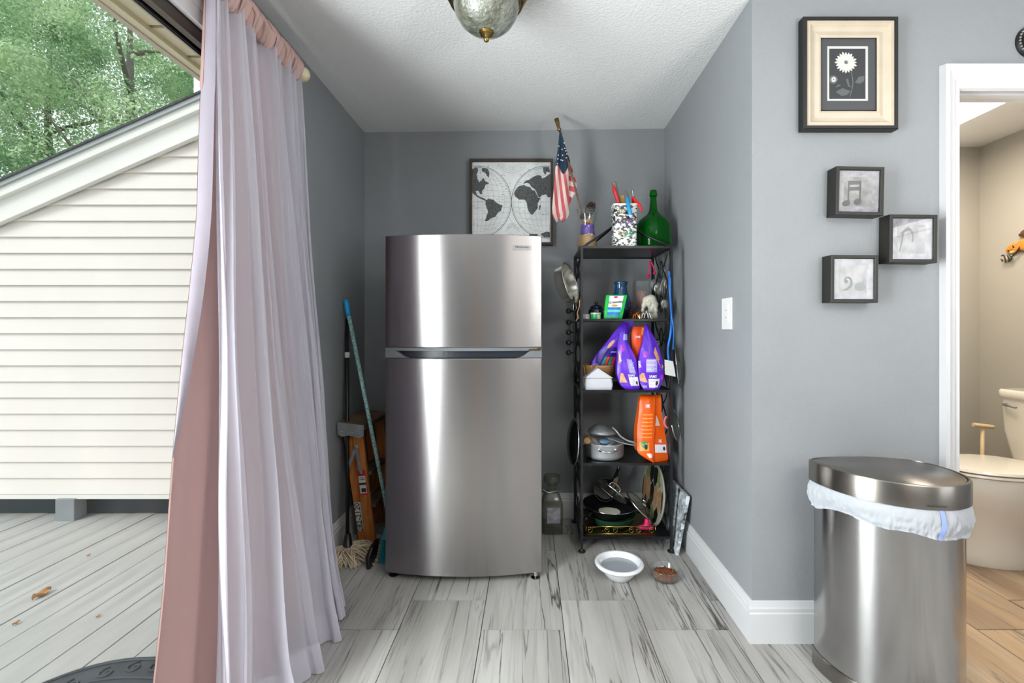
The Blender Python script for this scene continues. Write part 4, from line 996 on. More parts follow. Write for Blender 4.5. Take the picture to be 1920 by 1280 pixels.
def octopus(label, u, m, sc=1.0, y=2.525):
    x = W(u, 590, y).x; bm = BM(); sphere(bm, (x, y, Z2 + .032 * sc), .011 * sc, 12, (1, 1, 1.2))
    for k in range(8):
        a = k * PI / 4 + .2; d = Vector((math.cos(a), math.sin(a) * .7, 0)); tube(bm, cr_pts([Vector((x, y, Z2 + .026 * sc)) + d * .006, Vector((x, y, Z2 + .03 * sc)) + d * .016 * sc, Vector((x, y, Z2 + .012 * sc)) + d * .022 * sc, Vector((x, y, Z2 + .004)) + d * .026 * sc, Vector((x, y, Z2 + .010)) + d * .031 * sc], 4), [.005 * sc] * 6 + [.004 * sc] * 5 + [.0028 * sc] * 6, 6)
    tag(obj('octopus_figurine', bm, m, None, True), label, 'figurine')
octopus('tiny copper octopus figurine left of the white elephant', 1194, 'copper', .95, 2.53); octopus('tiny silver octopus figurine in front of the white elephant', 1212, 'pewter', 1.15, 2.525)
# ---- third shelf
wb = thing('wooden_bowl', 'light wooden bowl with carved rim holding a purple bag', 'bowl'); wx, wy = .395, 2.71
obj('bowl_body', lathe(BM(), [(0, 0), (.055, 0), (.07, .006), (.092, .05), (.103, .086), (.105, .088), (.106, .124), (.100, .124), (.097, .09), (.085, .05), (.06, .012), (0, .01)], (wx, wy, Z3), 40, cap=False), 'bowl_wood', wb, True, auto=50)
obj('handle', tube(BM(), [Vector((wx - .094 + .010 * math.cos(a), wy - .075 - .012 , Z3 + .075 + .045 * math.sin(a))) for a in [PI * k / 10 - PI / 2 for k in range(11)]], .002, 6), 'twine', wb, True)
nk = thing('napkin_stack', 'stack of folded white napkins with peaked top on third shelf', 'napkins')
n0, n1 = W(1097, 715, 2.51).x, W(1148, 715, 2.51).x
bm = loft(BM(), [rr3((n0 + n1) / 2, 2.57, (n1 - n0) / 2, .055, .008, Z3), rr3((n0 + n1) / 2, 2.57, (n1 - n0) / 2 + .006, .058, .012, Z3 + .03), rr3((n0 + n1) / 2, 2.57, (n1 - n0) / 2, .055, .012, Z3 + .062)]); obj('lower_napkin', bm, 'napkin', nk, True, auto=50)
nm = (n0 + n1) / 2
bm = BM()
pk = [(nm - .075, 2.512, Z3 + .064), (nm + .08, 2.512, Z3 + .064), (nm + .05, 2.512, Z3 + .083), (nm - .002, 2.514, Z3 + .118), (nm - .05, 2.512, Z3 + .083)]
prism(bm, pk, (0, .07, 0)); obj('peaked_napkin', bm, 'napkin', nk, bevel=.003)
# purple bags
bA, fA = bag('purple_food_bag', 'slim purple pet food bag leaning in the wooden bowl', [(601, 1170, 1189, 2.60, .006), (611, 1161, 1187, 2.61, .015), (640, 1139, 1172, 2.63, .03), (665, 1118, 1160, 2.645, .05), (684, 1107, 1154, 2.65, .06), (700, 1108, 1150, 2.66, .06)], 'purple', seed=4, crinkle=.006)
patch(fA, .18, .9, .5, .92, 'purple_dark', bA); 
for k, mn in enumerate(('bag_teal', 'orange_deep', 'green_ink', 'red')): patch(fA, .40 + .13 * k, .50 + .13 * k, .68, .83, mn, bA, .0024)
patch(fA, .02, .32, .80, .95, 'lilac_ink', bA, .0024, shape=oval); patch(fA, .18, .40, .36, .52, 'kibble_photo', bA, .002, shape=oval)
btext('IAMS', fA, .5, .18, .09, 1.9, 'white_ink', bA, .9)
bO, fO = bag('orange_food_bag', 'orange pet food bag squeezed between the two upright purple bags', [(612, 1188, 1210, 2.60, .006), (625, 1184, 1209, 2.595, .02), (645, 1184, 1208, 2.59, .03), (665, 1188, 1204, 2.595, .03), (700, 1190, 1202, 2.60, .03), (726, 1190, 1202, 2.60, .03)], 'orange_deep', seed=9)
btext('IAMS', fO, .48, .17, .05, 3.2, 'white_ink', bO); patch(fO, .72, .98, .02, .14, 'orange_pale', bO, .0015)
bB, fB = bag('purple_food_bag', 'left of two upright purple pet food bags on third shelf', [(608, 1168, 1178, 2.58, .006), (620, 1164, 1176, 2.565, .012), (640, 1160, 1177, 2.555, .02), (655, 1159, 1184, 2.545, .035), (675, 1158, 1193, 2.54, .045), (700, 1157, 1196, 2.53, .05), (717, 1161, 1198, 2.525, .05), (727, 1168, 1200, 2.52, .05), (729.5, 1172, 1199, 2.525, .045)], 'purple', seed=6, crinkle=.006)
patch(fB, .02, .40, .74, .90, 'kibble_photo', bB, .002, shape=[(-1, .9), (-.7, .1), (-.2, -.9), (.3, -.9), (.6, 0), (1, .9)]); patch(fB, .46, .90, .53, .76, 'lilac_ink', bB, .0018, shape=[(-.9, -1), (.3, -.9), (1, 1), (-.5, .9)])
patch(fB, .50, .97, .81, .94, 'white_ink', bB, .0018); btext('IAMS', fB, .66, .785, .055, 2.9, 'white_ink', bB); patch(fB, .82, .92, .87, .93, 'ink', bB, .0026, shape=oval)
patch(fB, .45, .95, .15, .24, 'lilac_ink', bB, .0018); patch(fB, .1, .5, .30, .42, 'magenta', bB, .0018, shape=oval)
bC, fC = bag('purple_food_bag', 'right of two upright purple pet food bags on third shelf', [(608, 1209, 1214, 2.575, .006), (622, 1208, 1221, 2.56, .02), (640, 1206, 1231, 2.545, .035), (660, 1201, 1238, 2.535, .05), (680, 1197, 1244, 2.525, .06), (700, 1197, 1245, 2.52, .065), (718, 1200, 1242, 2.515, .065), (729, 1206, 1236, 2.51, .06), (732, 1208, 1235, 2.512, .055)], 'purple', seed=8, crinkle=.006)
patch(fC, .62, .98, .34, .68, 'kibble_photo', bC, .002, shape=[(-.9, -.5), (-.1, -1), (.3, -.4), (1, .7), (.9, 1), (.1, .6), (-.5, 0)]); patch(fC, .01, .32, .72, .88, 'kibble_photo', bC, .002, shape=[(-1, .6), (-.9, -.4), (-.2, -.9), (.3, -.8), (.5, 0), (1, .9), (0, .9)])
patch(fC, .28, .72, .52, .72, 'lilac_ink', bC, .0018); patch(fC, .36, .84, .82, .95, 'white_ink', bC, .0018); btext('IAMS', fC, .55, .785, .055, 2.6, 'white_ink', bC); patch(fC, .66, .78, .85, .92, 'ink', bC, .0026, shape=oval)
patch(fC, .12, .36, .40, .50, 'magenta', bC, .0018, shape=oval); patch(fC, .86, .99, .76, .83, 'magenta', bC, .0018)
btext('IAMS', fC, .03, .60, .05, 2.6, 'white_ink', bC, -1.45)
rows_(fC, .31, .69, .53, .71, 9, 'white_ink', bC); rows_(fB, .60, .84, .58, .74, 7, 'white_ink', bB); rows_(fC, .38, .62, .84, .86, 1, 'tool_grey', bC); rows_(fC, .38, .60, .89, .94, 2, 'lilac_ink', bC); rows_(fB, .54, .78, .84, .93, 3, 'lilac_ink', bB); rows_(fC, .06, .26, .92, .95, 2, 'white_ink', bC); rows_(fC, .80, .97, .60, .70, 3, 'lilac_ink', bC)
btext('IAMS', fB, .12, .52, .05, 2.4, 'white_ink', bB, -1.3); patch(fB, .04, .16, .44, .60, 'kibble_photo', bB, .0018); patch(fA, .55, .9, .58, .60, 'lilac_ink', bA, .0024); btext('N', fA, .62, .33, .09, 1.9, 'white_ink', bA, .9)
# ---- fourth shelf
pt = thing('stock_pot', 'shallow aluminium pot filled with utensils on fourth shelf', 'pot'); px_, py_ = .422, 2.628
obj('pot_body', lathe(BM(), [(0, 0), (.092, 0), (.102, .006), (.106, .02), (.107, .080), (.110, .084), (.108, .087), (.103, .083), (.102, .02), (.09, .008), (0, .006)], (px_, py_, Z4), 48, cap=False), 'aluminium', pt, True, auto=50)
obj('handle', tube(BM(), cr_pts([(px_ - .045, py_ - .098, Z4 + .062), (px_ - .038, py_ - .118, Z4 + .060), (px_, py_ - .132, Z4 + .056), (px_ + .038, py_ - .118, Z4 + .060), (px_ + .045, py_ - .098, Z4 + .062)], 6), .0045, 8), 'chrome', pt, True)
for sg in (-1, 1): obj('rivet', sphere(BM(), (px_ + sg * .045, py_ - .1, Z4 + .062), .009, 10, (1, .6, 1)), 'chrome', pt, True)
# scoop lying over the pot
sc_ = thing('serving_scoop', 'large grey metal scoop lying upside down across the pot', 'scoop')
def scp(a, b):
    u = 1103 + 52 * a; vtop = 808 - 13 * math.sin(PI * min(1, a * 1.02) ** .9); th = PI * b
    c = W(u, 808, 2.62); r = .10 * math.sin(PI * (a * .9 + .05)) ** .6
    return Vector((c.x, 2.62 + r * math.cos(th), c.z - .004 * a + (808 - vtop) * 2.62 / F * math.sin(th)))
obj('scoop_bowl', grid(BM(), scp, 20, 14), 'galv', sc_, True, thick=.002)
obj('handle', tube(BM(), cr_pts([W(1148, 801, 2.58), W(1156, 808, 2.56), W(1163, 817, 2.55), W(1175, 825, 2.54), W(1188, 829, 2.53), W(1193, 832, 2.53)], 6), .0052, 8), 'galv', sc_, True)
obj('handle_lower', tube(BM(), cr_pts([W(1145, 822, 2.60), W(1160, 828, 2.59), W(1180, 833, 2.57), W(1193, 834.5, 2.56)], 6), .004, 8), 'galv', sc_, True)
rp = tube(BM(), [W(1101, 826, 2.545), W(1104, 820, 2.67)], [.017, .018], 14); tag(obj('rolling_pin', rp, 'bowl_wood', None, True, auto=40), 'wooden rolling pin end lying at left in the aluminium pot', 'rolling pin')
for (a, b, c, d, m, lab) in ((1094, 806, 1121, 832, 'tool_grey', 'grey metal tongs slanting into the pot, left one'), (1101, 808, 1126, 833, 'dirty_wood', 'brown handled tongs slanting into the pot, right one')):
    bm = BM(); beam(bm, W(a, b, 2.60), W(c, d, 2.56), .010, .005, (0, 1, 0)); tag(obj('utensil', bm, m, None, bevel=.001), lab, 'utensil')
bm = BM(); sphere(bm, W(1133, 828, 2.59), .034, 16, (1.1, .7, .5)); tag(obj('plastic_measuring_cup', bm, 'blue_plastic', None, True), 'pale blue plastic cup lying inside the aluminium pot', 'cup')
bR, fR = bag('orange_food_bag', 'tall bright orange pet food bag standing alone on fourth shelf', [(740, 1202, 1228, 2.575, .008), (746, 1200, 1228, 2.56, .03), (770, 1198, 1228, 2.545, .05), (800, 1195, 1228, 2.53, .07), (830, 1194.5, 1226, 2.52, .08), (848, 1195, 1226, 2.515, .085), (858, 1208, 1226, 2.51, .085), (867, 1224, 1226.5, 2.508, .08)], 'orange', seed=12, crinkle=.004)
for k in range(7): patch(fR, .22, .84, .28 + k * .055, .295 + k * .055, 'orange_pale', bR, .0016)
btext('IAMS', fR, .50, .16, .075, 1.7, 'white_ink', bR); patch(fR, .12, .70, .70, .82, 'orange_pale', bR, .0016); patch(fR, .22, .60, .67, .78, 'green_ink', bR, .002, shape=oval); patch(fR, .40, .58, .72, .80, 'ink', bR, .0026, shape=oval); patch(fR, .45, .9, .87, .90, 'orange_pale', bR, .0016)
patch(fR, .50, .80, .855, .92, 'white_ink', bR, .0022)
# side gusset of that bag as a second face
rowsS = [(740, 1228, 1239, 2.575, .01), (746, 1228, 1239, 2.56, .03), (770, 1228, 1240, 2.55, .04), (800, 1227.5, 1245, 2.535, .05), (830, 1226, 1250, 2.525, .06), (862, 1226.5, 1253, 2.515, .07), (866, 1226, 1252, 2.512, .07)]
def fS(a, b, off=0):
    l, r, y, dp = outline(rowsS, 740 + 126 * b); return W(l + (r - l) * a, 740 + 126 * b, y - off + .030 * a * (.3 + b) * 1.0 + .004 * math.sin(a * PI) * (1 - b))
bm = BM(); rings = []
for j in range(19):
    b = j / 18; ring = [fS(k / 6, b) for k in range(7)]; l, r, y, dp = outline(rowsS, 740 + 126 * b); ring += [ring[6] + Vector((0, dp * .6, 0)), ring[0] + Vector((0, dp * .9, 0))]; rings.append(ring)
obj('side_gusset', loft(bm, rings), 'orange', bR, True, auto=50)
patch(fS, .08, .93, .74, .86, 'white_ink', bR, .0016); btext('IAMS', fS, .50, .69, .075, 1.7, 'white_ink', bR); patch(fS, .68, .86, .77, .83, 'ink', bR, .0026, shape=oval); patch(fS, .05, .6, .30, .46, 'flag_white', bR, .0018, shape=[(-1, 1), (-.6, -1), (.2, -.4), (1, 1)])
# ---- bottom shelf
gt = thing('scrolled_tray', 'gold wire scrollwork tray on the lowest rack shelf', 'tray')
gx0, gx1, gy0, gy1 = W(1099, 1000, 2.515).x, W(1229, 1000, 2.515).x, 2.515, 2.80
bx('tray_base', 'brass_old', gx0, gx1, gy0, gy1, Z5 + .001, Z5 + .005, gt, .001)
zt2 = Z5 + .046
bm = BM(); 
tube(bm, [(gx0, gy0, zt2), (gx1, gy0, zt2), (gx1, gy1, zt2), (gx0, gy1, zt2)], .0018, 6, True); tube(bm, [(gx0, gy0, Z5 + .006), (gx1, gy0, Z5 + .006), (gx1, gy1, Z5 + .006), (gx0, gy1, Z5 + .006)], .0018, 6, True)
for x, y in ((gx0, gy0), (gx1, gy0), (gx1, gy1), (gx0, gy1)): tube(bm, [(x, y, Z5 + .005), (x, y, zt2)], .0018, 6)
obj('tray_rail', bm, 'brass', gt, True)
for (cx0, sg) in ((gx0 + .02, 1), (gx0 + .115, -1), (gx0 + .155, 1), (gx0 + .245, -1), (gx0 + .28, 1), (gx1 - .02, -1)):
    bm = BM(); zc = (Z5 + zt2) / 2 + .002
    sp_ = [Vector((cx0 + sg * (.004 + .0135 * t) * math.cos(t * 8.5), gy0, zc + (.004 + .0135 * t) * math.sin(t * 8.5) * (1 if sg > 0 else 1))) for t in [k / 24 for k in range(25)]]
    sp_.append(Vector((cx0 + sg * .055, gy0, zc + (.018 if sg > 0 else -.016)))); tube(bm, sp_, .0016, 6); obj('scroll', bm, 'brass', gt, True)
gp = thing('green_pan', 'dark green pan under the black skillet on the gold tray', 'pan')
obj('pan_body', lathe(BM(), [(0, 0), (.10, 0), (.115, .006), (.130, .045), (.133, .047), (.128, .047), (.112, .01), (0, .006)], (.472, 2.665, Z5 + .012), 44, cap=False), 'green_pan', gp, True, auto=60)
bp_ = thing('black_skillet', 'large black nonstick skillet with pale round base mark on green pan', 'pan')
PZ = Z5 + .062; bcx, bcy = .455, 2.662
tl = Matrix.Translation((bcx, bcy, PZ)) @ Matrix.Rotation(math.radians(1.5), 4, 'Y')
obj('pan_body', lathe(BM(), [(0, 0), (.11, 0), (.125, .006), (.150, .046), (.156, .050), (.150, .051), (.122, .012), (0, .006)], seg=52, mtx=tl, cap=False), 'pan_black', bp_, True, auto=60)
obj('pan_rim', tube(BM(), [tl @ Vector((.153 * math.cos(k * PI / 32), .153 * math.sin(k * PI / 32), .0515)) for k in range(64)], .0018, 6, True), 'chrome', bp_, True)
obj('pan_disc', lathe(BM(), [(0, .0075), (.075, .0075), (.075, .009), (0, .009)], seg=36, mtx=tl @ Matrix.Translation((.0, -.02, 0))), 'pan_base', bp_, True, auto=50)
obj('handle', tube(BM(), cr_pts([(bcx - .115, bcy - .105, PZ + .042), (bcx - .14, bcy - .13, PZ + .030), (bcx - .155, bcy - .150, PZ + .024)], 5), [.008] * 6 + [.011] * 5, 10), 'pan_black', bp_, True)
# upright handled pan behind
sk = thing('tilted_saucepan', 'black pan standing tilted behind the skillet with handle pointing up', 'pan')
obj('pan_body', lathe(BM(), [(0, 0), (.055, 0), (.062, .006), (.068, .04), (.064, .04), (.058, .008), (0, .005)], seg=36, mtx=Matrix.Translation((.45, 2.80, .225)) @ Matrix.Rotation(math.radians(72), 4, 'X') @ Matrix.Translation((0, 0, -.02)), cap=False), 'pan_black', sk, True, auto=60)
obj('handle', tube(BM(), cr_pts([W(1147, 915, 2.76), W(1151, 900, 2.75), W(1156, 888, 2.73), W(1160, 877, 2.71), W(1161, 872, 2.71)], 5), [.014] * 6 + [.010] * 10 + [.006] * 5, 10), 'pan_black', sk, True)
prc = BM(); prism(prc, [W(1146, 912, 2.74), W(1154, 891, 2.73), W(1159, 896, 2.73), W(1158, 904, 2.73), W(1151, 914, 2.74)], (0, .004, 0)); obj('handle_wrap', prc, 'dirty_wood', sk)
def lid(label, mtx, r, rimm='chrome', m='dim_glass', knob='loop', name='pan_lid'):
    t = thing(name, label, 'lid')
    obj('dome', lathe(BM(), [(r, 0), (r * .93, r * .06), (r * .7, r * .15), (r * .4, r * .21), (0, r * .235)], seg=40, mtx=mtx, cap=False), m, t, True)
    obj('rim', tube(BM(), [mtx @ Vector((r * math.cos(k * PI / 24), r * math.sin(k * PI / 24), 0)) for k in range(48)], .004, 8, True), rimm, t, True)
    if knob == 'loop': obj('handle', tube(BM(), cr_pts([mtx @ Vector(p) for p in ((-r * .35, 0, r * .22), (-r * .3, 0, r * .42), (0, 0, r * .5), (r * .3, 0, r * .42), (r * .35, 0, r * .22))], 6), .0045, 8), 'chrome', t, True)
    elif knob: obj('knob', lathe(BM(), [(.006, r * .22), (.006, r * .3), (.016, r * .34), (.018, r * .4), (.01, r * .44), (0, r * .445)], seg=18, mtx=mtx), knob, t, True)
    return t
lid('glass pan lid with long chrome loop handle tilted inside the skillet', Matrix.Translation((.475, 2.70, .245)) @ Matrix.Rotation(math.radians(42), 4, 'Y') @ Matrix.Rotation(math.radians(-20), 4, 'X'), .105)
lid('chrome rimmed glass lid with a knob leaning right beside the skillet', Matrix.Translation(W(1199, 946, 2.62)) @ Matrix.Rotation(math.radians(44), 4, 'Y') @ Matrix.Rotation(math.radians(8), 4, 'X'), .098, knob='chrome')
pk_ = thing('pink_toy', 'bright pink rubber toy in the right corner of the gold tray', 'toy')
c0 = W(1212, 985, 2.56); blob('toy_body', [((c0.x - .024, 2.56, Z5 + .022), .016, (1.5, 1, .8)), ((c0.x + .02, 2.56, Z5 + .021), .017, (1.3, 1, .8)), ((c0.x, 2.56, Z5 + .026), .02, (1.2, 1, .9)), ((c0.x + .002, 2.56, Z5 + .047), .015, (1, 1, 1.3)), ((c0.x + .002, 2.56, Z5 + .062), .013, (1.0, 1, .9))], 'hot_pink', pk_, .0035)
# stained mosaic plate leaning against the right side
ms = thing('mosaic_plate', 'round mosaic plate of black olive and brown pieces leaning upright', 'plate')
R_ = .172; mtx = Matrix.Translation((.706, 2.655, Z5 + .176)) @ Matrix.Rotation(math.radians(5), 4, 'Z') @ Matrix.Rotation(math.radians(-84), 4, 'Y')
obj('plate_body', lathe(BM(), [(0, 0), (R_, 0), (R_ + .004, .005), (R_, .010), (R_ - .01, .009), (0, .009)], seg=48, mtx=mtx), 'mosaic_grout', ms, True, auto=50)
# hexagonal long pieces, clipped to the disc
rr_ = R_ - .012; cell = []
hx_, hy_ = .118, .058
for i in range(-5, 6):
    for j in range(-5, 6):
        cx, cy = i * hx_ * .98, (j + (.5 if i % 2 else 0)) * hy_
        pts = []
        for q, (dx, dy) in enumerate(((-.62, 0), (-.3, -.47), (.3, -.47), (.62, 0), (.3, .47), (-.3, .47))):
            vx_, vy_ = cx + dx * hx_ * .98, cy + dy * hy_; h = noise.noise(Vector((round(vx_ * 40) * 1.7, round(vy_ * 40) * 2.3, 0))) * .010
            d = math.hypot(vx_, vy_); k = min(1, rr_ / d) if d > 0 else 1; pts.append((vx_ * k + h * (k == 1), vy_ * k + h * (k == 1)))
        area = abs(sum(a[0] * b[1] - b[0] * a[1] for a, b in zip(pts, pts[1:] + pts[:1]))) / 2
        if math.hypot(cx, cy) > rr_ + .02 or area < 1.5e-4: continue
        bm = BM(); cxx, cyy = sum(p[0] for p in pts) / 6, sum(p[1] for p in pts) / 6
        loft(bm, [[mtx @ Vector((cxx + (x - cxx) * .965, cyy + (y - cyy) * .94, z)) for x, y in pts] for z in (.008, .0115)])
        h = int(abs(math.sin(i * 12.9 + j * 78.2)) * 997) % 7; obj('mosaic_piece', bm, ['mosaic_black', 'mosaic_olive', 'mosaic_black', 'mosaic_brown', 'mosaic_black', 'mosaic_black', 'mosaic_olive'][h], ms)

# ---- things hanging on the rack sides
stn = thing('steel_strainer', 'polished steel strainer pan with lid hooked on upper left of rack', 'strainer')
mtx = Matrix.Translation(W(1069, 531, 2.58)) @ Matrix.Rotation(math.radians(25), 4, 'Y') @ Matrix.Rotation(math.radians(-62), 4, 'Y') @ Matrix.Rotation(math.radians(22), 4, 'X')
mtx = Matrix.Translation(W(1067, 531, 2.56)) @ Matrix.Rotation(math.radians(-16), 4, 'Y') @ Matrix.Rotation(math.radians(68), 4, 'Z') @ Matrix.Rotation(math.radians(90), 4, 'X')
obj('pan_wall', lathe(BM(), [(0, -.05), (.088, -.05), (.10, -.044), (.108, .0), (.116, .004), (.117, .008), (.108, .006), (.098, -.042), (.086, -.046), (0, -.046)], seg=48, mtx=mtx, cap=False), 'polished', stn, True, auto=50)
obj('rim', tube(BM(), [mtx @ Vector((.117 * math.cos(k * PI / 24), .117 * math.sin(k * PI / 24), .008)) for k in range(48)], .003, 6, True), 'chrome', stn, True)
obj('hook_handle', tube(BM(), cr_pts([mtx @ Vector(p) for p in ((.02, -.11, 0), (.03, -.145, -.01), (0, -.15, -.012), (-.03, -.145, -.01), (-.02, -.11, 0))], 5), .004, 8), 'chrome', stn, True)
kh = thing('knob_strip', 'black strip with a column of round knobs on left side of rack', 'rack strip')
obj('strip', beam(BM(), (.246, 2.60, .98), (.246, 2.60, 1.37), .012, .006), 'black_metal', kh)
for v in (562, 583, 604, 623, 642, 661):
    c = W(1066, v, 2.585); bm = BM(); tube(bm, [(c.x, c.y, c.z), (.246, 2.60, c.z)], .004, 8); sphere(bm, c, .0155, 14); tube(bm, [c + Vector((.008 * math.cos(k * PI / 8), -.0125, .008 * math.sin(k * PI / 8))) for k in range(16)], .002, 5, True); obj('knob', bm, 'black_plastic', kh, True)
tag(obj('twine', tube(BM(), cr_pts([W(1087, 562, 2.47), W(1086, 575, 2.47), W(1082, 588, 2.47), W(1084, 594, 2.47), W(1080, 601, 2.47)], 5), .0022, 6), 'twine', None, True), 'loose tan twine hanging on the upper left rack leg', 'string')
lid('dark glass lid with silver rim hanging low on left side of rack', Matrix.Translation(W(1075, 828, 2.60)) @ Matrix.Rotation(math.radians(7), 4, 'Z') @ Matrix.Rotation(math.radians(-86), 4, 'Y'), .128, 'chrome', 'pan_black', None)
# right side: lids, utensils, leash
lid('clear glass lid with loop handle hanging on lower right of rack', Matrix.Translation(W(1266, 796, 2.56)) @ Matrix.Rotation(math.radians(-28), 4, 'Z') @ Matrix.Rotation(math.radians(80), 4, 'Y'), .082, 'chrome', 'dim_glass', None)
lid('silver rimmed glass lid hanging halfway up right side of rack', Matrix.Translation(W(1268, 688, 2.60)) @ Matrix.Rotation(math.radians(-16), 4, 'Z') @ Matrix.Rotation(math.radians(84), 4, 'Y'), .115, 'chrome', 'dim_glass', None)
tag(obj('pink_hook', tube(BM(), cr_pts([W(1250, 780, 2.50), W(1246, 788, 2.50), W(1247, 797, 2.50), W(1253, 803, 2.50)], 6), [.004] + [.006] * 16 + [.003] * 2, 8), 'petal_rose', None, True), 'curved pink rubber handle hanging by the lower right lid', 'handle')
ls = thing('dog_leash', 'bright blue leash hanging down right front of rack', 'leash')
for pts, w in (([W(1255, 508, 2.47), W(1256, 545, 2.47), W(1259, 585, 2.47), W(1258, 620, 2.47), W(1253, 650, 2.47), W(1254, 676, 2.47)], .010), ([W(1257, 520, 2.462), W(1258, 580, 2.462), W(1263, 620, 2.462), W(1262, 655, 2.462)], .006)):
    P = cr_pts(pts, 8); nP = len(P) - 1
    def strapf(a, b): i = min(int(b * nP + .001), nP); p = P[i]; return p + Vector(((a - .5) * w, .4 * (a - .5) * w * math.sin(i * .4), 0))
    obj('strap', grid(BM(), strapf, 2, nP), 'leash', ls, True, thick=.0025)
bm = BM(); prism(bm, [W(1246, 674, 2.46), W(1262, 677, 2.46), W(1267, 706, 2.46), W(1247, 702, 2.46)], (0, .002, 0)); tag(obj('paper_tag', bm, 'white_label', None), 'blank white card tag hanging below the blue leash', 'tag')
rb = tube(BM(), cr_pts([W(1219, 490, 2.80), W(1218, 505, 2.80), W(1217, 515, 2.80)], 4), .005, 8)
sphere(rb, W(1216, 518, 2.80), .011, 10, (1.2, 1, .8)); sphere(rb, W(1227, 512, 2.80), .009, 10); tube(rb, cr_pts([W(1221, 490, 2.80), W(1226, 502, 2.80), W(1227, 512, 2.80)], 4), .0045, 8)
tag(obj('pink_ribbon', rb, 'hot_pink', None, True), 'magenta ribbon tied on back right leg under the top shelf', 'ribbon')
rnd = random.Random(21)
def utensil(label, m, u0, v0, u1, v1, y, kind):
    t = thing('kitchen_utensil', label, 'utensil'); a, b = W(u0, v0, y), W(u1, v1, y + .03)
    obj('handle', tube(BM(), [a, a.lerp(b, .35)], .003, 8), m, t, True)
    if kind == 'whisk':
        for k in range(6):
            ang = k * PI / 6; s = Vector((math.cos(ang), math.sin(ang), 0)); d = b - a
            for sg in (-1, 1):
                obj('wire', tube(BM(), cr_pts([a + d * .33, a + d * .6 + s * .018 * sg, a + d * .85 + s * .024 * sg, b], 5), .0013, 5), m, t, True)
    else:
        obj('ladle_bowl', sphere(BM(), a.lerp(b, .72), .033 if kind == 'ladle' else .026, 16, (.9, .35, 1.15)), m, t, True)
    return t
utensil('silver whisk hanging inside right side of the rack', 'pewter', 1247, 497, 1243, 560, 2.68, 'whisk')
utensil('round silver ladle hanging behind the elephant figurine', 'pewter', 1238, 500, 1232, 556, 2.76, 'ladle')
utensil('slotted silver spoon hanging lowest behind the blue leash', 'pewter', 1246, 520, 1245, 590, 2.60, 'spoon')
utensil('large dark metal ladle hanging nearest the pink ribbon', 'galv', 1232, 505, 1226, 545, 2.80, 'ladle')
utensil('steel spoon hanging below second shelf on the right', 'pewter', 1235, 605, 1232, 660, 2.72, 'spoon')

# ---------------------------------------------------------------- floor things
mb = thing('marble_board', 'grey veined marble board leaning against right wall beside rack', 'board')
bm = BM(); a0, a1 = Vector((.768, 2.452, .0)), Vector((.768, 2.76, 0)); b0, b1 = Vector((.818, 2.425, .322)), Vector((.818, 2.74, .322)); th = Vector((.017, 0, -.0026))
vs = [bm.verts.new(p) for p in (a0, a1, b1, b0, a0 + Vector((.017, 0, 0)), a1 + Vector((.017, 0, 0)), b1 + th, b0 + th)]
for f in ((0, 1, 2, 3), (7, 6, 5, 4), (0, 4, 5, 1), (1, 5, 6, 2), (2, 6, 7, 3), (3, 7, 4, 0)): bm.faces.new([vs[i] for i in f])
obj('slab', bm, 'marble', mb, bevel=.002)
wbo = thing('water_bowl', 'white ceramic bowl of water on the floor before the rack', 'bowl'); wx2, wy2 = .431, 2.247
obj('bowl_body', lathe(BM(), [(0, 0), (.055, 0), (.062, .004), (.088, .04), (.094, .052), (.097, .054), (.113, .058), (.117, .066), (.113, .073), (.102, .074), (.094, .068), (.088, .05), (.06, .012), (0, .008)], (wx2, wy2, 0), 56, cap=False), 'ceramic', wbo, True)
obj('water', lathe(BM(), [(0, .050), (.0865, .050)], (wx2, wy2, 0), 40, cap=False), 'water', wbo, True)
for sg in (-1,): obj('lug', blob('lug', [((wx2 - .085, wy2 - .06, .060), .026, (1.2, 1, .3))], 'ceramic', wbo, .004).data and BM() or BM(), 'ceramic', wbo) if False else None
gd = thing('glass_dish', 'small round glass dish of brown kibble on the floor', 'dish'); gx2, gy2 = .648, 2.228
obj('dish_body', lathe(BM(), [(0, 0), (.052, 0), (.060, .006), (.068, .045), (.070, .052), (.067, .053), (.064, .045), (.056, .009), (0, .005)], (gx2, gy2, 0), 44, cap=False), 'clear_glass', gd, True)
bm = BM(); lathe(bm, [(0, .006), (.052, .008), (.059, .024), (.030, .028), (0, .028)], (gx2, gy2, 0), 24); rnd = random.Random(2)
for k in range(110):
    a = rnd.uniform(0, 2 * PI); r = .055 * math.sqrt(rnd.random()); sphere(bm, (gx2 + r * math.cos(a), gy2 + r * math.sin(a), .027 + rnd.uniform(0, .006)), rnd.uniform(.0035, .005), 6, (1, 1, .6))
ko = tag(obj('kibble', bm, 'kibble', None, True), 'brown kibble heaped in the small glass dish', 'pet food', kind='stuff')
jg = thing('glass_jug', 'square glass jug with wide stopper between refrigerator and rack', 'jug'); jx, jy = W(1035, 950, 2.74).x, 2.75
def jr(h, z): return rr3(jx, jy, h, h, h * .35, z)
obj('jug_body', loft(BM(), [jr(.05, .0), jr(.061, .006), jr(.062, .12), jr(.061, .17), jr(.05, .205), jr(.032, .232), jr(.024, .245), jr(.024, .27), jr(.03, .275)], (1, 0)), 'dim_glass', jg, True, auto=60)
obj('stopper', lathe(BM(), [(0, 0), (.02, 0), (.024, .012), (.045, .018), (.05, .024), (.05, .052), (.046, .058), (0, .06)], (jx, jy, .27), 30), 'dim_glass', jg, True, auto=50)
obj('wire_bail', tube(BM(), cr_pts([(jx - .06, jy - .04, .262), (jx - .02, jy - .05, .243), (jx + .03, jy - .035, .25), (jx + .046, jy - .02, .254)], 6), .003, 6), 'pewter', jg, True)
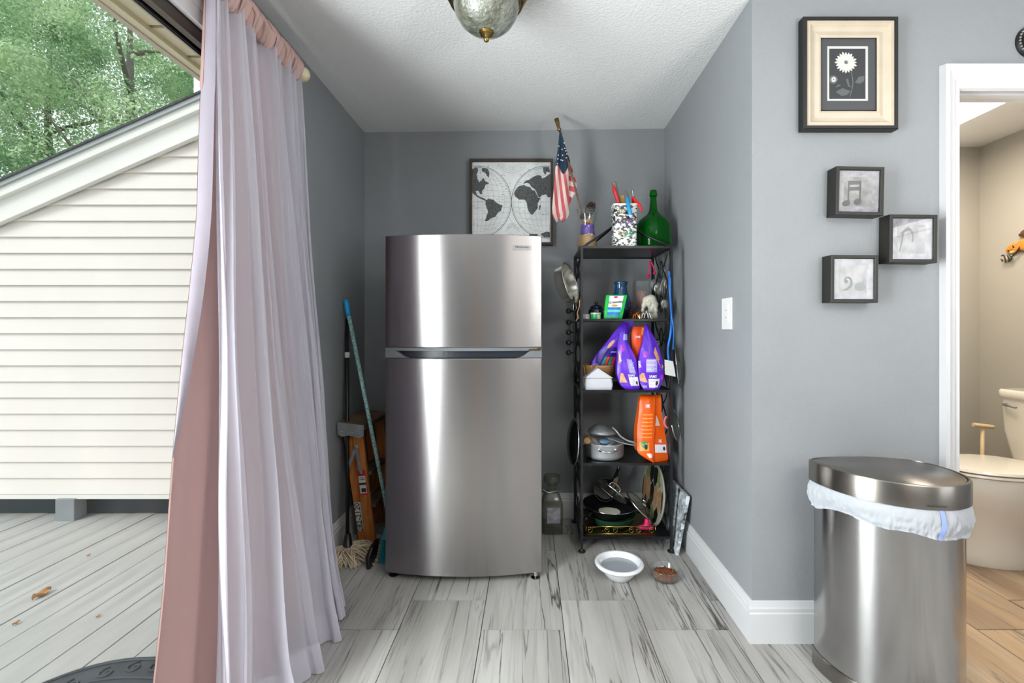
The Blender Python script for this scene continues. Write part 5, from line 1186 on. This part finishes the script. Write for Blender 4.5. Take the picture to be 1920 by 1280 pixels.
obj('paper_label', grid(BM(), lambda a, b: Vector((jx - .03 + .075 * a, jy - .0635, .07 + .09 * b)), 2, 2), 'print_paper', jg)

# ---------------------------------------------------------------- left of refrigerator: ladder, mop, broom
ld = thing('stepladder', 'folded orange wooden stepladder leaning in corner left of refrigerator', 'stepladder')
def rail(name, t, b, w=.055, th=.022):
    bm = BM(); beam(bm, b, t, w, th, (1, 0, 0)); return obj(name, bm, 'ladder_wood', ld, bevel=.002)
fn = (Vector((-.930, 2.525, .640)), Vector((-.882, 2.60, .002))); rn = (Vector((-.990, 2.545, .640)), Vector((-.932, 2.622, .002)))
r1 = rail('front_rail', fn[0], fn[1]); r2 = rail('rear_leg', rn[0], rn[1], .048, .02)
ff = (fn[0] + Vector((.02, .30, 0)), fn[1] + Vector((.02, .28, 0))); rf = (rn[0] + Vector((.02, .27, 0)), rn[1] + Vector((.01, .25, 0)))
rail('front_rail', *ff); rail('rear_leg', *rf, .048, .02)
for k in (.33, .62):
    a, b = fn[1].lerp(fn[0], k), ff[1].lerp(ff[0], k); bm = BM(); box(bm, a.x - .03, a.x + .045, a.y + .012, b.y - .012, a.z - .01, a.z + .01); obj('step', bm, 'dirty_wood', ld, bevel=.002)
bm = BM(); prism(bm, [(-1.028, 2.495, .665), (-.885, 2.50, .648), (-.860, 2.87, .652), (-1.02, 2.86, .669)], (0, 0, .028)); obj('top_cap', bm, 'dirty_wood', ld, bevel=.003)
bm = BM(); prism(bm, [(-1.026, 2.492, .692), (-.887, 2.497, .675), (-.887, 2.497, .620), (-.912, 2.497, .606), (-.965, 2.4945, .622), (-1.0, 2.493, .615), (-1.024, 2.492, .628)], (0, -.003, 0)); cpb = obj('cap_bracket', bm, 'galv', ld)
for u, v in ((641, 812), (660, 814), (673, 818)): obj('bolt', sphere(BM(), W(u, v - 3, 2.489), .005, 10), 'chrome', ld, True)
bm = BM(); beam(bm, W(653, 876, 2.50), W(668, 838, 2.50), .017, .004, (1, 0, 0)); beam(bm, W(667, 838, 2.496), W(677, 886, 2.52), .017, .004, (1, 0, 0)); sphere(bm, W(668, 838, 2.495), .014, 12, (1, .3, 1)); sphere(bm, W(677, 886, 2.515), .009, 12, (1, .3, 1)); obj('spreader', bm, 'galv', ld)
bm = BM(); lathe(bm, [(0, -.004), (.011, -.004), (.011, .004), (0, .004)], seg=16, mtx=Matrix.Translation(W(690, 968, 2.575)) @ Matrix.Rotation(PI / 2, 4, 'X')); obj('bolt', bm, 'galv', ld)
# stickers follow the rails
def on_rail(t, b, wo, off):
    d = (t - b).normalized(); s = Vector((1, 0, 0)); s = (s - d * s.dot(d)).normalized(); n = d.cross(s)
    if n.y > 0: n = -n
    return lambda k, a, e=0: b.lerp(t, k) + s * a + n * (wo / 2 + off + e)
oR = on_rail(fn[0], fn[1], .022, .0006); oL = on_rail(rn[0], rn[1], .02, .0006)
def sticker(f, k0, k1, a0, a1, m, e=0, name='sticker'): return obj(name, grid(BM(), lambda p, q: f(k0 + (k1 - k0) * q, a0 + (a1 - a0) * p, e), 1, 1), m, ld)
sticker(oR, .44, .66, -.025, .018, 'red'); sticker(oR, .455, .61, -.022, .015, 'white_label', .0006); sticker(oR, .53, .55, -.022, .015, 'ink', .001); sticker(oR, .465, .50, -.014, .012, 'ink', .001)
for k in (.575, .59): sticker(oR, k, k + .006, -.018, .01, 'ink', .001)
sticker(oL, .10, .36, -.021, .022, 'white_label')
Lr = (rn[0] - rn[1]).length
lettering('282-2120', .044, lambda a, b: oL(.225 + a / Lr, -b - .004, .0012), 'ink', ld, .0005)

mo = thing('string_mop', 'string mop with black pole standing on its head by curtain', 'mop')
m0, m1 = Vector((-.952, 2.44, .05)), W(651, 598, 2.615)
obj('pole', tube(BM(), [m0, m1], .0105, 10), 'black_plastic', mo, True)
obj('clamp', tube(BM(), [m0 + Vector((0, 0, -.02)), m0 + Vector((0, 0, .0)), m0 + Vector((-.0, .004, .07))], [.034, .027, .015], 14), 'black_plastic', mo, True)
obj('collar', tube(BM(), [m0.lerp(m1, .82), m0.lerp(m1, .845)], .0135, 12), 'white_label', mo, True)
bm = BM(); rnd = random.Random(8)
for k in range(170):
    a = rnd.uniform(-2.2, 1.0); L = rnd.uniform(.12, .20); s = m0 + Vector((rnd.uniform(-.02, .02), rnd.uniform(-.02, .02), rnd.uniform(-.01, .01)))
    d = Vector((math.cos(a), math.sin(a) * .75, 0)); h = rnd.uniform(.01, .05); w = Vector((-d.y, d.x, 0)) * rnd.uniform(-.02, .02)
    e_ = s + d * L + w; e_.z = .006; m_ = s + d * L * .5 + w * 2; m_.z = .012 + h; e2 = s + d * L * .8 + w; e2.z = .006 + h * .4
    e_.x = max(e_.x, -1.01); tube(bm, cr_pts([s, m_, e2, e_], 4), .0032, 5)
o = obj('mop_strings', bm, 'mop', mo, True); o['kind'] = 'stuff'
br = thing('broom', 'teal broom with blue tip and patterned pole leaning beside refrigerator', 'broom')
b0_, b1_ = Vector((-.735, 2.455, .17)), W(648, 562, 2.585)
obj('pole', tube(BM(), [b0_, b0_.lerp(b1_, .925)], .0105, 12), 'pole_pattern', br, True)
obj('grip', tube(BM(), [b0_.lerp(b1_, .922), b0_.lerp(b1_, .94), b0_.lerp(b1_, .98), b1_], [.012, .0145, .016, .012], 14), 'cyan', br, True)
bm = loft(BM(), [rr3(-.735, 2.47, .022, .10, .02, .12), rr3(-.735, 2.465, .020, .06, .018, .155), rr3(-.735, 2.458, .015, .02, .012, .18)]); obj('head_block', bm, 'teal', br, True, auto=50)
bm = BM(); rnd = random.Random(4)
for k in range(200):
    x, y = rnd.uniform(-.752, -.718), rnd.uniform(2.375, 2.565); tube(bm, [(x, y, .125), (x + rnd.uniform(-.02, .01), y + (y - 2.47) * .25, .004)], .0022, 4)
o = obj('bristles', bm, 'teal', br); o['kind'] = 'stuff'
tag(obj('dustpan', loft(BM(), [rr3(-.80, 2.36, .010, .05, .008, .0), rr3(-.80, 2.37, .014, .07, .012, .06), rr3(-.79, 2.38, .010, .05, .008, .10)]), 'black_plastic', None, True, auto=50), 'black dustpan standing on edge beside the teal broom bristles', 'dustpan')

# ---------------------------------------------------------------- ceiling lamp
cl_ = thing('ceiling_lamp', 'brass flush ceiling lamp with cut glass bowl, unlit', 'lamp'); lx, ly = -.1522, 1.644
obj('brass_pan', lathe(BM(), [(0, 0), (.165, 0), (.165, -.012), (.158, -.02), (.155, -.03), (.148, -.036), (.150, -.05), (.140, -.058), (.139, -.068), (.131, -.074), (.130, -.086), (.119, -.09), (.112, -.086), (0, -.08)], (lx, ly, ZC), 56, cap=False), 'brass', cl_, True, auto=45)
obj('glass_bowl', lathe(BM(), [(.115, -.088), (.116, -.10), (.108, -.130), (.09, -.158), (.066, -.178), (.036, -.190), (0, -.193)], (lx, ly, ZC), 56, cap=False), 'cut_glass', cl_, True)
obj('bead_ring', tube(BM(), [(lx + .1185 * math.cos(k * PI / 30), ly + .1185 * math.sin(k * PI / 30), ZC - .089) for k in range(60)], [.003 if k % 2 else .0015 for k in range(60)], 6, True), 'chrome', cl_, True)
bm = BM()
for k in range(26):
    a = 2 * PI * k / 26; d = Vector((math.cos(a), math.sin(a), 0)); tube(bm, [Vector((lx, ly, ZC - .191)) + d * .02, Vector((lx, ly, ZC - .187)) + d * .036, Vector((lx, ly, ZC - .180)) + d * .047], [.0026, .003, .0012], 6)
obj('fluting', bm, 'cut_glass', cl_, True)
obj('finial', lathe(BM(), [(0, -.19), (.024, -.19), (.026, -.194), (.020, -.199), (.021, -.203), (.014, -.207), (.008, -.212), (.010, -.217), (.009, -.222), (.004, -.226), (0, -.227)], (lx, ly, ZC), 24), 'brass', cl_, True, auto=60)

# ---------------------------------------------------------------- right wall outlet
ol = thing('wall_outlet', 'white outlet plate on the right grey wall', 'outlet')
oy0, oy1, oz0, oz1 = 1.952, 2.052, 1.19, 1.325
bx('plate', 'white_plastic', XR - .006, XR, oy0, oy1, oz0, oz1, ol, .002)
bx('face', 'white_plastic', XR - .008, XR - .005, oy0 + .03, oy1 - .03, oz0 + .03, oz1 - .03, ol, .001)
for z in (oz0 + .05, oz0 + .08): bx('slot', 'ink', XR - .0085, XR - .0075, (oy0 + oy1) / 2 - .003, (oy0 + oy1) / 2 + .003, z, z + .004, ol)

# ---------------------------------------------------------------- framed flower print
ff_ = thing('framed_flower_print', 'black and cream framed black and white dahlia print, top of group', 'picture')
y1 = 1.749; S1 = F / y1
def P1(u, v, y=y1): return W(u, v, y)
A_, B_ = P1(1507, 30), P1(1685.5, 241.5)
def ringframe(name, x0, x1, z0, z1, prof, m, parent, pieces=False):
    """mitred frame: profile of (inset, y)"""
    loops = [[Vector((x0 + i, y, z0 + i)), Vector((x1 - i, y, z0 + i)), Vector((x1 - i, y, z1 - i)), Vector((x0 + i, y, z1 - i))] for i, y in prof]
    if pieces:
        for k in range(4):
            bm = BM(); v = [[bm.verts.new(lp[k]), bm.verts.new(lp[(k + 1) % 4])] for lp in loops]
            for a, b in zip(v, v[1:]): bm.faces.new((a[0], a[1], b[1], b[0]))
            obj(name, bm, m, parent)
    else:
        bm = BM(); v = [[bm.verts.new(p) for p in lp] for lp in loops]
        for a, b in zip(v, v[1:]):
            for k in range(4): bm.faces.new((a[k], a[(k + 1) % 4], b[(k + 1) % 4], b[k]))
        return obj(name, bm, m, parent)
ringframe('outer_frame', A_.x, B_.x, B_.z, A_.z, [(0, YF), (0, y1 + .003), (.003, y1), (.013, y1), (.015, y1 + .005)], 'black_paint', ff_)
ringframe('cream_moulding', A_.x + .0145, B_.x - .0145, B_.z + .0145, A_.z - .0145, [(0, y1 + .004), (.012, y1 + .003), (.02, y1 + .012), (.034, y1 + .016), (.05, y1 + .012), (.058, y1 + .014)], 'cream_wood', ff_, True)
yb_ = y1 + .020; c0, c1 = P1(1538, 70, yb_), P1(1644, 203, yb_)
bx('mat_board', 'mat_board', c0.x - .006, c1.x + .006, yb_, yb_ + .004, c1.z - .006, c0.z + .006, ff_)
w0, w1 = P1(1551, 87, yb_), P1(1627, 189, yb_); bx('white_line', 'print_white', w0.x, w1.x, yb_ - .001, yb_, w1.z, w0.z, ff_)
d0, d1 = P1(1554.5, 92, yb_), P1(1622, 185.5, yb_); bx('print', 'print_dark', d0.x, d1.x, yb_ - .002, yb_ - .001, d1.z, d0.z, ff_)
def flower(cu_, cv_, r, layers, m, parent):
    c = P1(cu_, cv_, yb_ - .0025); 
    for L_, (rr0, n_) in enumerate(layers):
        bm = BM()
        for k in range(n_):
            a = 2 * PI * k / n_ + L_ * .3; ra = r * rr0 * random.uniform(.9, 1.06); d = Vector((math.cos(a), 0, math.sin(a))); s = Vector((-math.sin(a), 0, math.cos(a))); w = ra * 2.1 / n_ * 1.2
            pts = [c + d * ra * .15, c + d * ra * .6 + s * w, c + d * ra * .85 + s * w * .7, c + d * ra, c + d * ra * .85 - s * w * .7, c + d * ra * .6 - s * w]
            bm.faces.new([bm.verts.new(p + Vector((0, -.0004 * L_ - .00002 * k, 0))) for p in pts])
        obj('petal_ring', bm, m[L_ % len(m)], parent)
flower(1586, 117, 21 / S1, [(1, 20), (.78, 16), (.5, 12), (.2, 8)], ['print_white', 'flag_white', 'print_white', 'print_grey'], ff_)
flower(1563, 149, 8.5 / S1, [(1, 12), (.6, 8)], ['print_grey', 'print_white'], ff_)
bm = BM(); pts = [P1(u, v, yb_ - .0024) for u, v in ((1596, 135), (1599, 150), (1598, 165), (1593, 182))]
P = cr_pts(pts, 5)
for a, b in zip(P, P[1:]):
    n_ = Vector((.0012, 0, 0)); bm.faces.new([bm.verts.new(q) for q in (a - n_, a + n_, b + n_, b - n_)])
obj('stem', bm, 'print_grey', ff_)
for poly in ([(1603, 155), (1610, 144), (1621, 142), (1620, 152), (1612, 157)], [(1567, 172), (1580, 165), (1595, 171), (1588, 178), (1578, 180)], [(1586, 149), (1590, 147), (1593, 160), (1597, 164), (1590, 162)], [(1566, 164), (1572, 158), (1577, 160), (1570, 163)]):
    bm = BM(); bm.faces.new([bm.verts.new(P1(u, v, yb_ - .0023)) for u, v in poly]); obj('leaf_print', bm, 'print_mid', ff_)
# ---------------------------------------------------------------- three shadow boxes
yq = 1.729; SQ = F / yq
def shadow_box(label, u0, v0, u1, v1, art, rot=0.0):
    t = thing('shadow_box', label, 'picture'); t.rotation_euler = (0, 0, 0)
    P = lambda u, v, y=yq: Vector(((u - U0) / SQ, y, HC + (V0 - v) / SQ))
    a, b = P(u0, v0), P(u1, v1); c = (a + b) / 2; w, h = (b.x - a.x) / 2, (a.z - b.z) / 2
    R = Matrix.Translation(c) @ Matrix.Rotation(rot, 4, 'Y') @ Matrix.Translation(-c)
    fr0 = ringframe('frame', a.x, b.x, b.z, a.z, [(0, YF - .0005), (0, yq + .001), (.001, yq), (.011, yq), (.013, yq + .002), (.013, yq + .012)], 'black_wood', t)
    pr = bx('print', 'print_paper', a.x + .012, b.x - .012, yq + .010, yq + .013, b.z + .012, a.z - .012, t)
    gl = bx('glass_pane', 'pic_glass', a.x + .013, b.x - .013, yq + .004, yq + .006, b.z + .013, a.z - .013, t)
    art(t, c, w - .013, h - .013, yq + .0095)
    for o in t.children:
        o.data.transform(R)
    return t
def polyp(t, c, w, h, y, pts, m, name='print_shape'):
    bm = BM(); bm.faces.new([bm.verts.new(Vector((c.x + x * w, y, c.z + z * h))) for x, z in pts]); bmesh.ops.triangulate(bm, faces=bm.faces[:]); return obj(name, bm, m, t)
def stroke(t, c, w, h, y, pts, th, m, name='print_shape'):
    bm = BM(); P = cr_pts([Vector((x, 0, z)) for x, z in pts], 6)
    L_ = []; R_ = []
    for i, p in enumerate(P):
        d = (P[min(i + 1, len(P) - 1)] - P[max(i - 1, 0)]).normalized(); n_ = Vector((-d.z, 0, d.x)); q = th * (.45 + .55 * math.sin(PI * (i + .5) / len(P)))
        L_.append(bm.verts.new(Vector((c.x + (p.x + n_.x * q) * w, y, c.z + (p.z + n_.z * q) * h)))); R_.append(bm.verts.new(Vector((c.x + (p.x - n_.x * q) * w, y, c.z + (p.z - n_.z * q) * h))))
    for i in range(len(P) - 1): bm.faces.new((L_[i], L_[i + 1], R_[i + 1], R_[i]))
    return obj(name, bm, m, t)
def disc(t, c, w, h, y, cx, cz, rx, rz, m, rot=0): return polyp(t, c, w, h, y, [(cx + rx * math.cos(a * PI / 12) * math.cos(rot) - rz * math.sin(a * PI / 12) * math.sin(rot), cz + rx * math.cos(a * PI / 12) * math.sin(rot) + rz * math.sin(a * PI / 12) * math.cos(rot)) for a in range(24)], m)
def note(t, c, w, h, y):
    polyp(t, c, w, h, y, [(-.72, -.72), (.68, -.72), (.68, .70), (-.72, .70)], 'print_paper_dark', 'print_panel')
    y -= .0005
    polyp(t, c, w, h, y, [(-.52, .50), (.12, .52), (.12, .34), (-.52, .30)], 'ink'); polyp(t, c, w, h, y, [(-.52, .20), (.12, .24), (.12, .06), (-.52, .02)], 'ink')
    polyp(t, c, w, h, y, [(-.52, .45), (-.44, .45), (-.46, -.55), (-.54, -.55)], 'ink'); polyp(t, c, w, h, y, [(.04, .45), (.13, .45), (.12, -.45), (.03, -.45)], 'ink')
    disc(t, c, w, h, y - .0002, -.60, -.58, .20, .14, 'ink', .35); disc(t, c, w, h, y - .0002, -.04, -.50, .20, .15, 'ink', .35)
def treble(t, c, w, h, y):
    polyp(t, c, w, h, y, [(-.72, -.72), (.68, -.72), (.68, .70), (-.72, .70)], 'print_paper_dark', 'print_panel'); y -= .0005
    stroke(t, c, w, h, y, [(-.60, -.62), (-.48, -.1), (-.42, .3), (-.2, .52), (.0, .35), (.06, .05), (.02, -.15)], .055, 'ink')
    stroke(t, c, w, h, y, [(-.55, .25), (-.3, .42), (-.05, .44)], .06, 'ink')
def bass(t, c, w, h, y):
    polyp(t, c, w, h, y, [(-.72, -.72), (.68, -.72), (.68, .70), (-.72, .70)], 'print_paper_dark', 'print_panel'); y -= .0005
    stroke(t, c, w, h, y, [(-.45, -.05), (-.3, .08), (-.12, -.02), (-.1, -.28), (-.3, -.5), (-.5, -.55)], .06, 'ink'); disc(t, c, w, h, y - .0002, -.35, -.12, .1, .1, 'ink'); disc(t, c, w, h, y - .0002, .35, -.38, .28, .22, 'print_mid')
shadow_box('black shadow box with music note print, uppermost of three', 1568, 312, 1658, 403, note, math.radians(1.2))
shadow_box('black shadow box with clef print touching the door casing', 1668.5, 402, 1758, 492, treble, math.radians(.6))
shadow_box('black shadow box with curled clef print, lowest of three', 1558.5, 478, 1647, 567, bass, math.radians(.4))
rm = thing('round_medallion', 'small round dark pewter medallion above the bathroom doorway', 'wall ornament')
rc = Vector(((1936 - U0) / 492, YF, HC + (V0 - 78) / 492)); mtx = Matrix.Translation(rc) @ Matrix.Rotation(PI / 2, 4, 'X')
obj('disc', lathe(BM(), [(0, .012), (.03, .012), (.036, .006), (.044, .008), (.05, .014), (.058, .012), (.062, .004), (.062, 0), (0, 0)], seg=40, mtx=mtx), 'black_paint', rm, True, auto=40)
for k in range(30): 
    a = k * PI / 15; obj('bead', sphere(BM(), rc + Vector((.056 * math.cos(a), -.014, .056 * math.sin(a))), .004, 6), 'galv', rm, True) if k % 1 == 0 else None

# ---------------------------------------------------------------- trash can
tc_ = thing('trash_can', 'semi-round brushed steel trash can with white liner by the doorway', 'trash can')
lidpts = [(1.016, 1.688), (1.10, 1.712), (1.20, 1.716), (1.30, 1.700), (1.372, 1.660), (1.404, 1.595), (1.405, 1.520), (1.378, 1.452), (1.325, 1.408), (1.255, 1.386), (1.18, 1.392), (1.11, 1.425), (1.055, 1.480), (1.020, 1.545), (1.003, 1.615), (1.002, 1.665)]
base_loop = [Vector((x, y, 0)) for x, y in lidpts]; loop = cr_pts(base_loop, 5, True)
cc = sum(loop, Vector()) / len(loop)
def lp(s, z, wob=0, seed=0):
    out = []
    for i, p in enumerate(loop):
        w = 0
        if wob: w = wob * noise.noise(Vector((p.x * 22 + seed, p.y * 22, z * 14)))
        out.append(Vector((cc.x + (p.x - cc.x) * (s + w), cc.y + (p.y - cc.y) * (s + w), z)))
    return out
obj('base_band', loft(BM(), [lp(.945, 0), lp(.952, .004), lp(.952, .052), lp(.94, .056)]), 'steel_rim', tc_, True, auto=50)
obj('can_body', loft(BM(), [lp(.925, .052), lp(.928, .057), lp(.928, .648)]), 'steel_can', tc_, True, auto=50)
obj('rim_band', loft(BM(), [lp(.97, .653), lp(1.0, .655), lp(1.0, .722), lp(.985, .726), lp(.955, .7265), lp(.95, .720)], (0, 0)), 'steel_rim', tc_, True, auto=40)
obj('lid', loft(BM(), [lp(.945, .715), lp(.94, .7245), lp(.93, .7258)]), 'steel_rim', tc_, True, auto=50)
bm = BM()
def linerf(a, b):
    i = a * len(loop); k = int(i) % len(loop); f_ = i - int(i); p = loop[k].lerp(loop[(k + 1) % len(loop)], f_)
    ang = a * 2 * PI; low = .562 + .022 * noise.noise(Vector((math.cos(ang) * 1.6, math.sin(ang) * 1.6, 3))) - .012 * math.sin(ang)
    z = .665 + (low - .665) * b
    pu = .952 + .060 * math.sin(PI * min(1, b * 1.1)) ** .8 + .030 * noise.noise(Vector((math.cos(ang) * 7, math.sin(ang) * 7, b * 4))) * (b * 1.2) + (.030 * abs(noise.noise(Vector((math.cos(ang) * 13, math.sin(ang) * 13, b * 2.2 + ang * .8)))) + .012 * noise.noise(Vector((math.cos(ang) * 34, math.sin(ang) * 34, b * 5)))) * min(1, b * 1.6)
    return Vector((cc.x + (p.x - cc.x) * pu, min(cc.y + (p.y - cc.y) * pu, YF - .02), z))
grid(bm, linerf, 420, 24, True); obj('bin_liner', bm, 'bag_white', tc_, True)
def lf2(a, b): 
    p = linerf(.64 + .006 * a, b * .98 + .01); return p + (p - Vector((cc.x, cc.y, p.z))).normalized() * .0025
# find the share of the loop that faces the camera at u=1765
best = min(range(len(loop)), key=lambda i: abs((U0 + F * loop[i].x / loop[i].y) - 1762) + (1000 if loop[i].y > 1.5 else 0)); bs_ = best / len(loop)
obj('drawstring', grid(BM(), lambda a, b: (lambda p: p + (p - Vector((cc.x, cc.y, p.z))).normalized() * .0025)(linerf(bs_ + .010 * a - .005, b * .97 + .01)), 2, 12), 'blue_strip', tc_, True)
best2 = min(range(len(loop)), key=lambda i: abs((U0 + F * loop[i].x / loop[i].y) - 1813) + (1000 if loop[i].y > 1.56 else 0))
pL = lp(1.003, .69)[best2]; pN = (pL - Vector((cc.x, cc.y, pL.z))).normalized(); pS = Vector((-pN.y, pN.x, 0))
bm = BM(); 
for z0, z1, s0, s1 in ((-.02, .028, -.010, .010),): prism(bm, [pL + pS * s0 + Vector((0, 0, z0)), pL + pS * s1 + Vector((0, 0, z0)), pL + pS * s1 + Vector((0, 0, z1)), pL + pS * s0 + Vector((0, 0, z1))], pN * .003)
obj('lock_plate', bm, 'pewter', tc_); bm = BM()
q = pL + pN * .0035
prism(bm, [q + pS * .006 + Vector((0, 0, -.002)), q - pS * .006 + Vector((0, 0, -.002)), q - pS * .006 + Vector((0, 0, .002)), q + pS * .006 + Vector((0, 0, .002))], pN * .0012)
prism(bm, [q + pS * .002 + Vector((0, 0, -.014)), q - pS * .002 + Vector((0, 0, -.014)), q - pS * .002 + Vector((0, 0, -.002)), q + pS * .002 + Vector((0, 0, -.002))], pN * .0012)
prism(bm, [q + pS * .005 + Vector((0, 0, .012)), q - pS * .004 + Vector((0, 0, .006)), q - pS * .004 + Vector((0, 0, .022)), q + pS * .001 + Vector((0, 0, .017))], pN * .0012); obj('lock_symbol', bm, 'ink', tc_)
b3 = min(range(len(loop)), key=lambda i: abs((U0 + F * loop[i].x / loop[i].y) - 1757) + (1000 if loop[i].y > 1.5 else 0)); pT = lp(1.002, .668)[b3]; nT = (pT - Vector((cc.x, cc.y, pT.z))).normalized(); sT = Vector((-nT.y, nT.x, 0)); sT = sT if sT.x > 0 else -sT
def on_rim(a, b):
    R_l = lp(1.002, .668); n_ = len(R_l); i = b3; rem = abs(a); step = 1 if (R_l[(b3 + 1) % n_] - R_l[b3]).dot(sT) * (1 if a >= 0 else -1) > 0 else -1
    while True:
        j = (i + step) % n_; L_ = (R_l[j] - R_l[i]).length
        if rem <= L_: p = R_l[i].lerp(R_l[j], rem / L_); break
        rem -= L_; i = j
    nn = (p - Vector((cc.x, cc.y, p.z))).normalized(); return p + nn * .0012 + Vector((0, 0, b))
lettering('simplehuman', .011, on_rim, 'ink', tc_)

# ---------------------------------------------------------------- bathroom
to = thing('toilet', 'cream white toilet with closed lid seen through bathroom doorway', 'toilet'); TY = 2.425
def egg(xf, xb, hw, z, sc=1.0, n=48):
    out = []
    for k in range(n):
        a = 2 * PI * k / n; c, s = math.cos(a), math.sin(a); L_ = (xb - xf) / 2
        x = (xf + xb) / 2 - L_ * c * sc; wid = hw * (abs(s) ** .85) * (1 if s > 0 else -1) * (1 - .12 * c) * sc
        out.append(Vector((x, TY + wid, z)))
    return out
obj('bowl', loft(BM(), [egg(2.19, 2.60, .125, 0), egg(2.185, 2.60, .13, .01), egg(2.20, 2.58, .115, .06), egg(2.22, 2.60, .11, .18), egg(2.19, 2.64, .15, .28), egg(2.155, 2.69, .185, .36), egg(2.145, 2.70, .19, .44), egg(2.15, 2.70, .185, .452)]), 'toilet', to, True, auto=60)
obj('trap_base', loft(BM(), [rr3(2.66, TY, .12, .085, .04, 0), rr3(2.66, TY, .10, .065, .04, .05), rr3(2.66, TY, .10, .065, .04, .25), rr3(2.68, TY, .12, .13, .05, .40), rr3(2.72, TY, .14, .16, .05, .45)]), 'toilet', to, True, auto=60)
obj('seat', loft(BM(), [egg(2.145, 2.63, .188, .455), egg(2.14, 2.63, .192, .460), egg(2.145, 2.63, .190, .470)]), 'toilet', to, True, auto=50)
obj('lid', loft(BM(), [egg(2.15, 2.63, .186, .4735), egg(2.142, 2.635, .191, .478), egg(2.150, 2.63, .187, .490), egg(2.20, 2.60, .15, .494)]), 'toilet', to, True, auto=50)
obj('tank', loft(BM(), [rr3(2.79, TY + .01, .085, .20, .04, .45), rr3(2.785, TY + .01, .095, .235, .04, .62), rr3(2.785, TY + .01, .098, .245, .04, .80)]), 'toilet', to, True, auto=60)
obj('tank_lid', loft(BM(), [rr3(2.785, TY + .01, .102, .252, .04, .80), rr3(2.785, TY + .01, .106, .258, .045, .806), rr3(2.785, TY + .01, .106, .258, .045, .838), rr3(2.785, TY + .01, .098, .25, .04, .848)]), 'toilet', to, True, auto=50)
obj('flush_lever', tube(BM(), [(2.69, 2.63, .765), (2.672, 2.63, .765), (2.668, 2.56, .758)], [.008, .008, .006], 8), 'galv', to, True)
pl = thing('plunger', 'cream T-handled plunger standing behind the toilet lid', 'plunger'); pc = W(1842, 797, 2.80)
obj('pole', tube(BM(), [(pc.x, pc.y, .10), (pc.x, pc.y, pc.z)], .010, 12), 'cream', pl, True); obj('cross_handle', tube(BM(), [pc + Vector((-.055, .0, .004)), pc + Vector((.052, -.012, -.008))], .012, 14), 'cream', pl, True, auto=40)
obj('rubber_cup', lathe(BM(), [(.06, 0), (.065, .01), (.058, .05), (.03, .08), (.015, .1), (0, .1)], (pc.x, pc.y, 0), 28), 'red', pl, True)
sl = thing('bathroom_light', 'bright rectangular light panel on the bathroom ceiling', 'light'); 
obj('diffuser', loft(BM(), [rr3(2.12, 2.33, .31, .40, .08, 2.36), rr3(2.12, 2.33, .31, .40, .08, 2.345), rr3(2.12, 2.33, .30, .39, .07, 2.340)]), 'lamp_glow', sl, True, auto=50)
orn = thing('carved_ornament', 'orange and yellow striped carved animal ornament on bathroom wall', 'wall ornament')
def O(u, v): 
    y = 2.885 * F / (u - U0); return Vector((2.885, y, HC + (V0 - v) * y / F))
blob('body', [(O(1892, 468), .020, (.6, 1, 1)), (O(1899, 462), .022, (.6, 1, 1)), (O(1906, 466), .02, (.6, 1, 1)), (O(1912, 460), .024, (.6, 1, 1.2)), (O(1922, 458), .035, (.6, 1, 1.1)), (O(1935, 455), .04, (.6, 1, 1))], 'toy_orange', orn, .004)
blob('belly', [(O(1897, 473), .014, (.7, 1, .7)), (O(1902, 471), .013, (.7, 1, .7)), (O(1906, 470), .011, (.7, 1, .7))], 'toy_yellow', orn, .003)
blob('claw', [(O(1884, 484), .012, (.6, 1, 1)), (O(1888, 484), .013, (.6, 1, 1.1)), (O(1894, 482), .012, (.6, 1, 1.3))], 'toy_pink', orn, .003)
for pts in (((1882, 480), (1885, 478), (1888, 482), (1890, 492)), ((1881, 486), (1884, 488), (1883, 490)), ((1893, 479), (1896, 484), (1896, 491)), ((1900, 481), (1905, 478), (1912, 470), (1918, 461)), ((1903, 460), (1905, 464)), ((1894, 468), (1896, 471)), ((1897, 478), (1901, 484), (1896, 490))):
    obj('stripe', tube(BM(), cr_pts([O(u, v) + Vector((-.014, 0, 0)) for u, v in pts], 4), .0035, 6), 'toy_black', orn, True)
blob('top_patch', [(O(1914, 440), .014, (.6, 1, .8)), (O(1921, 437), .022, (.6, 1, 1)), (O(1932, 436), .028, (.6, 1, 1))], 'toy_brown', orn, .004)
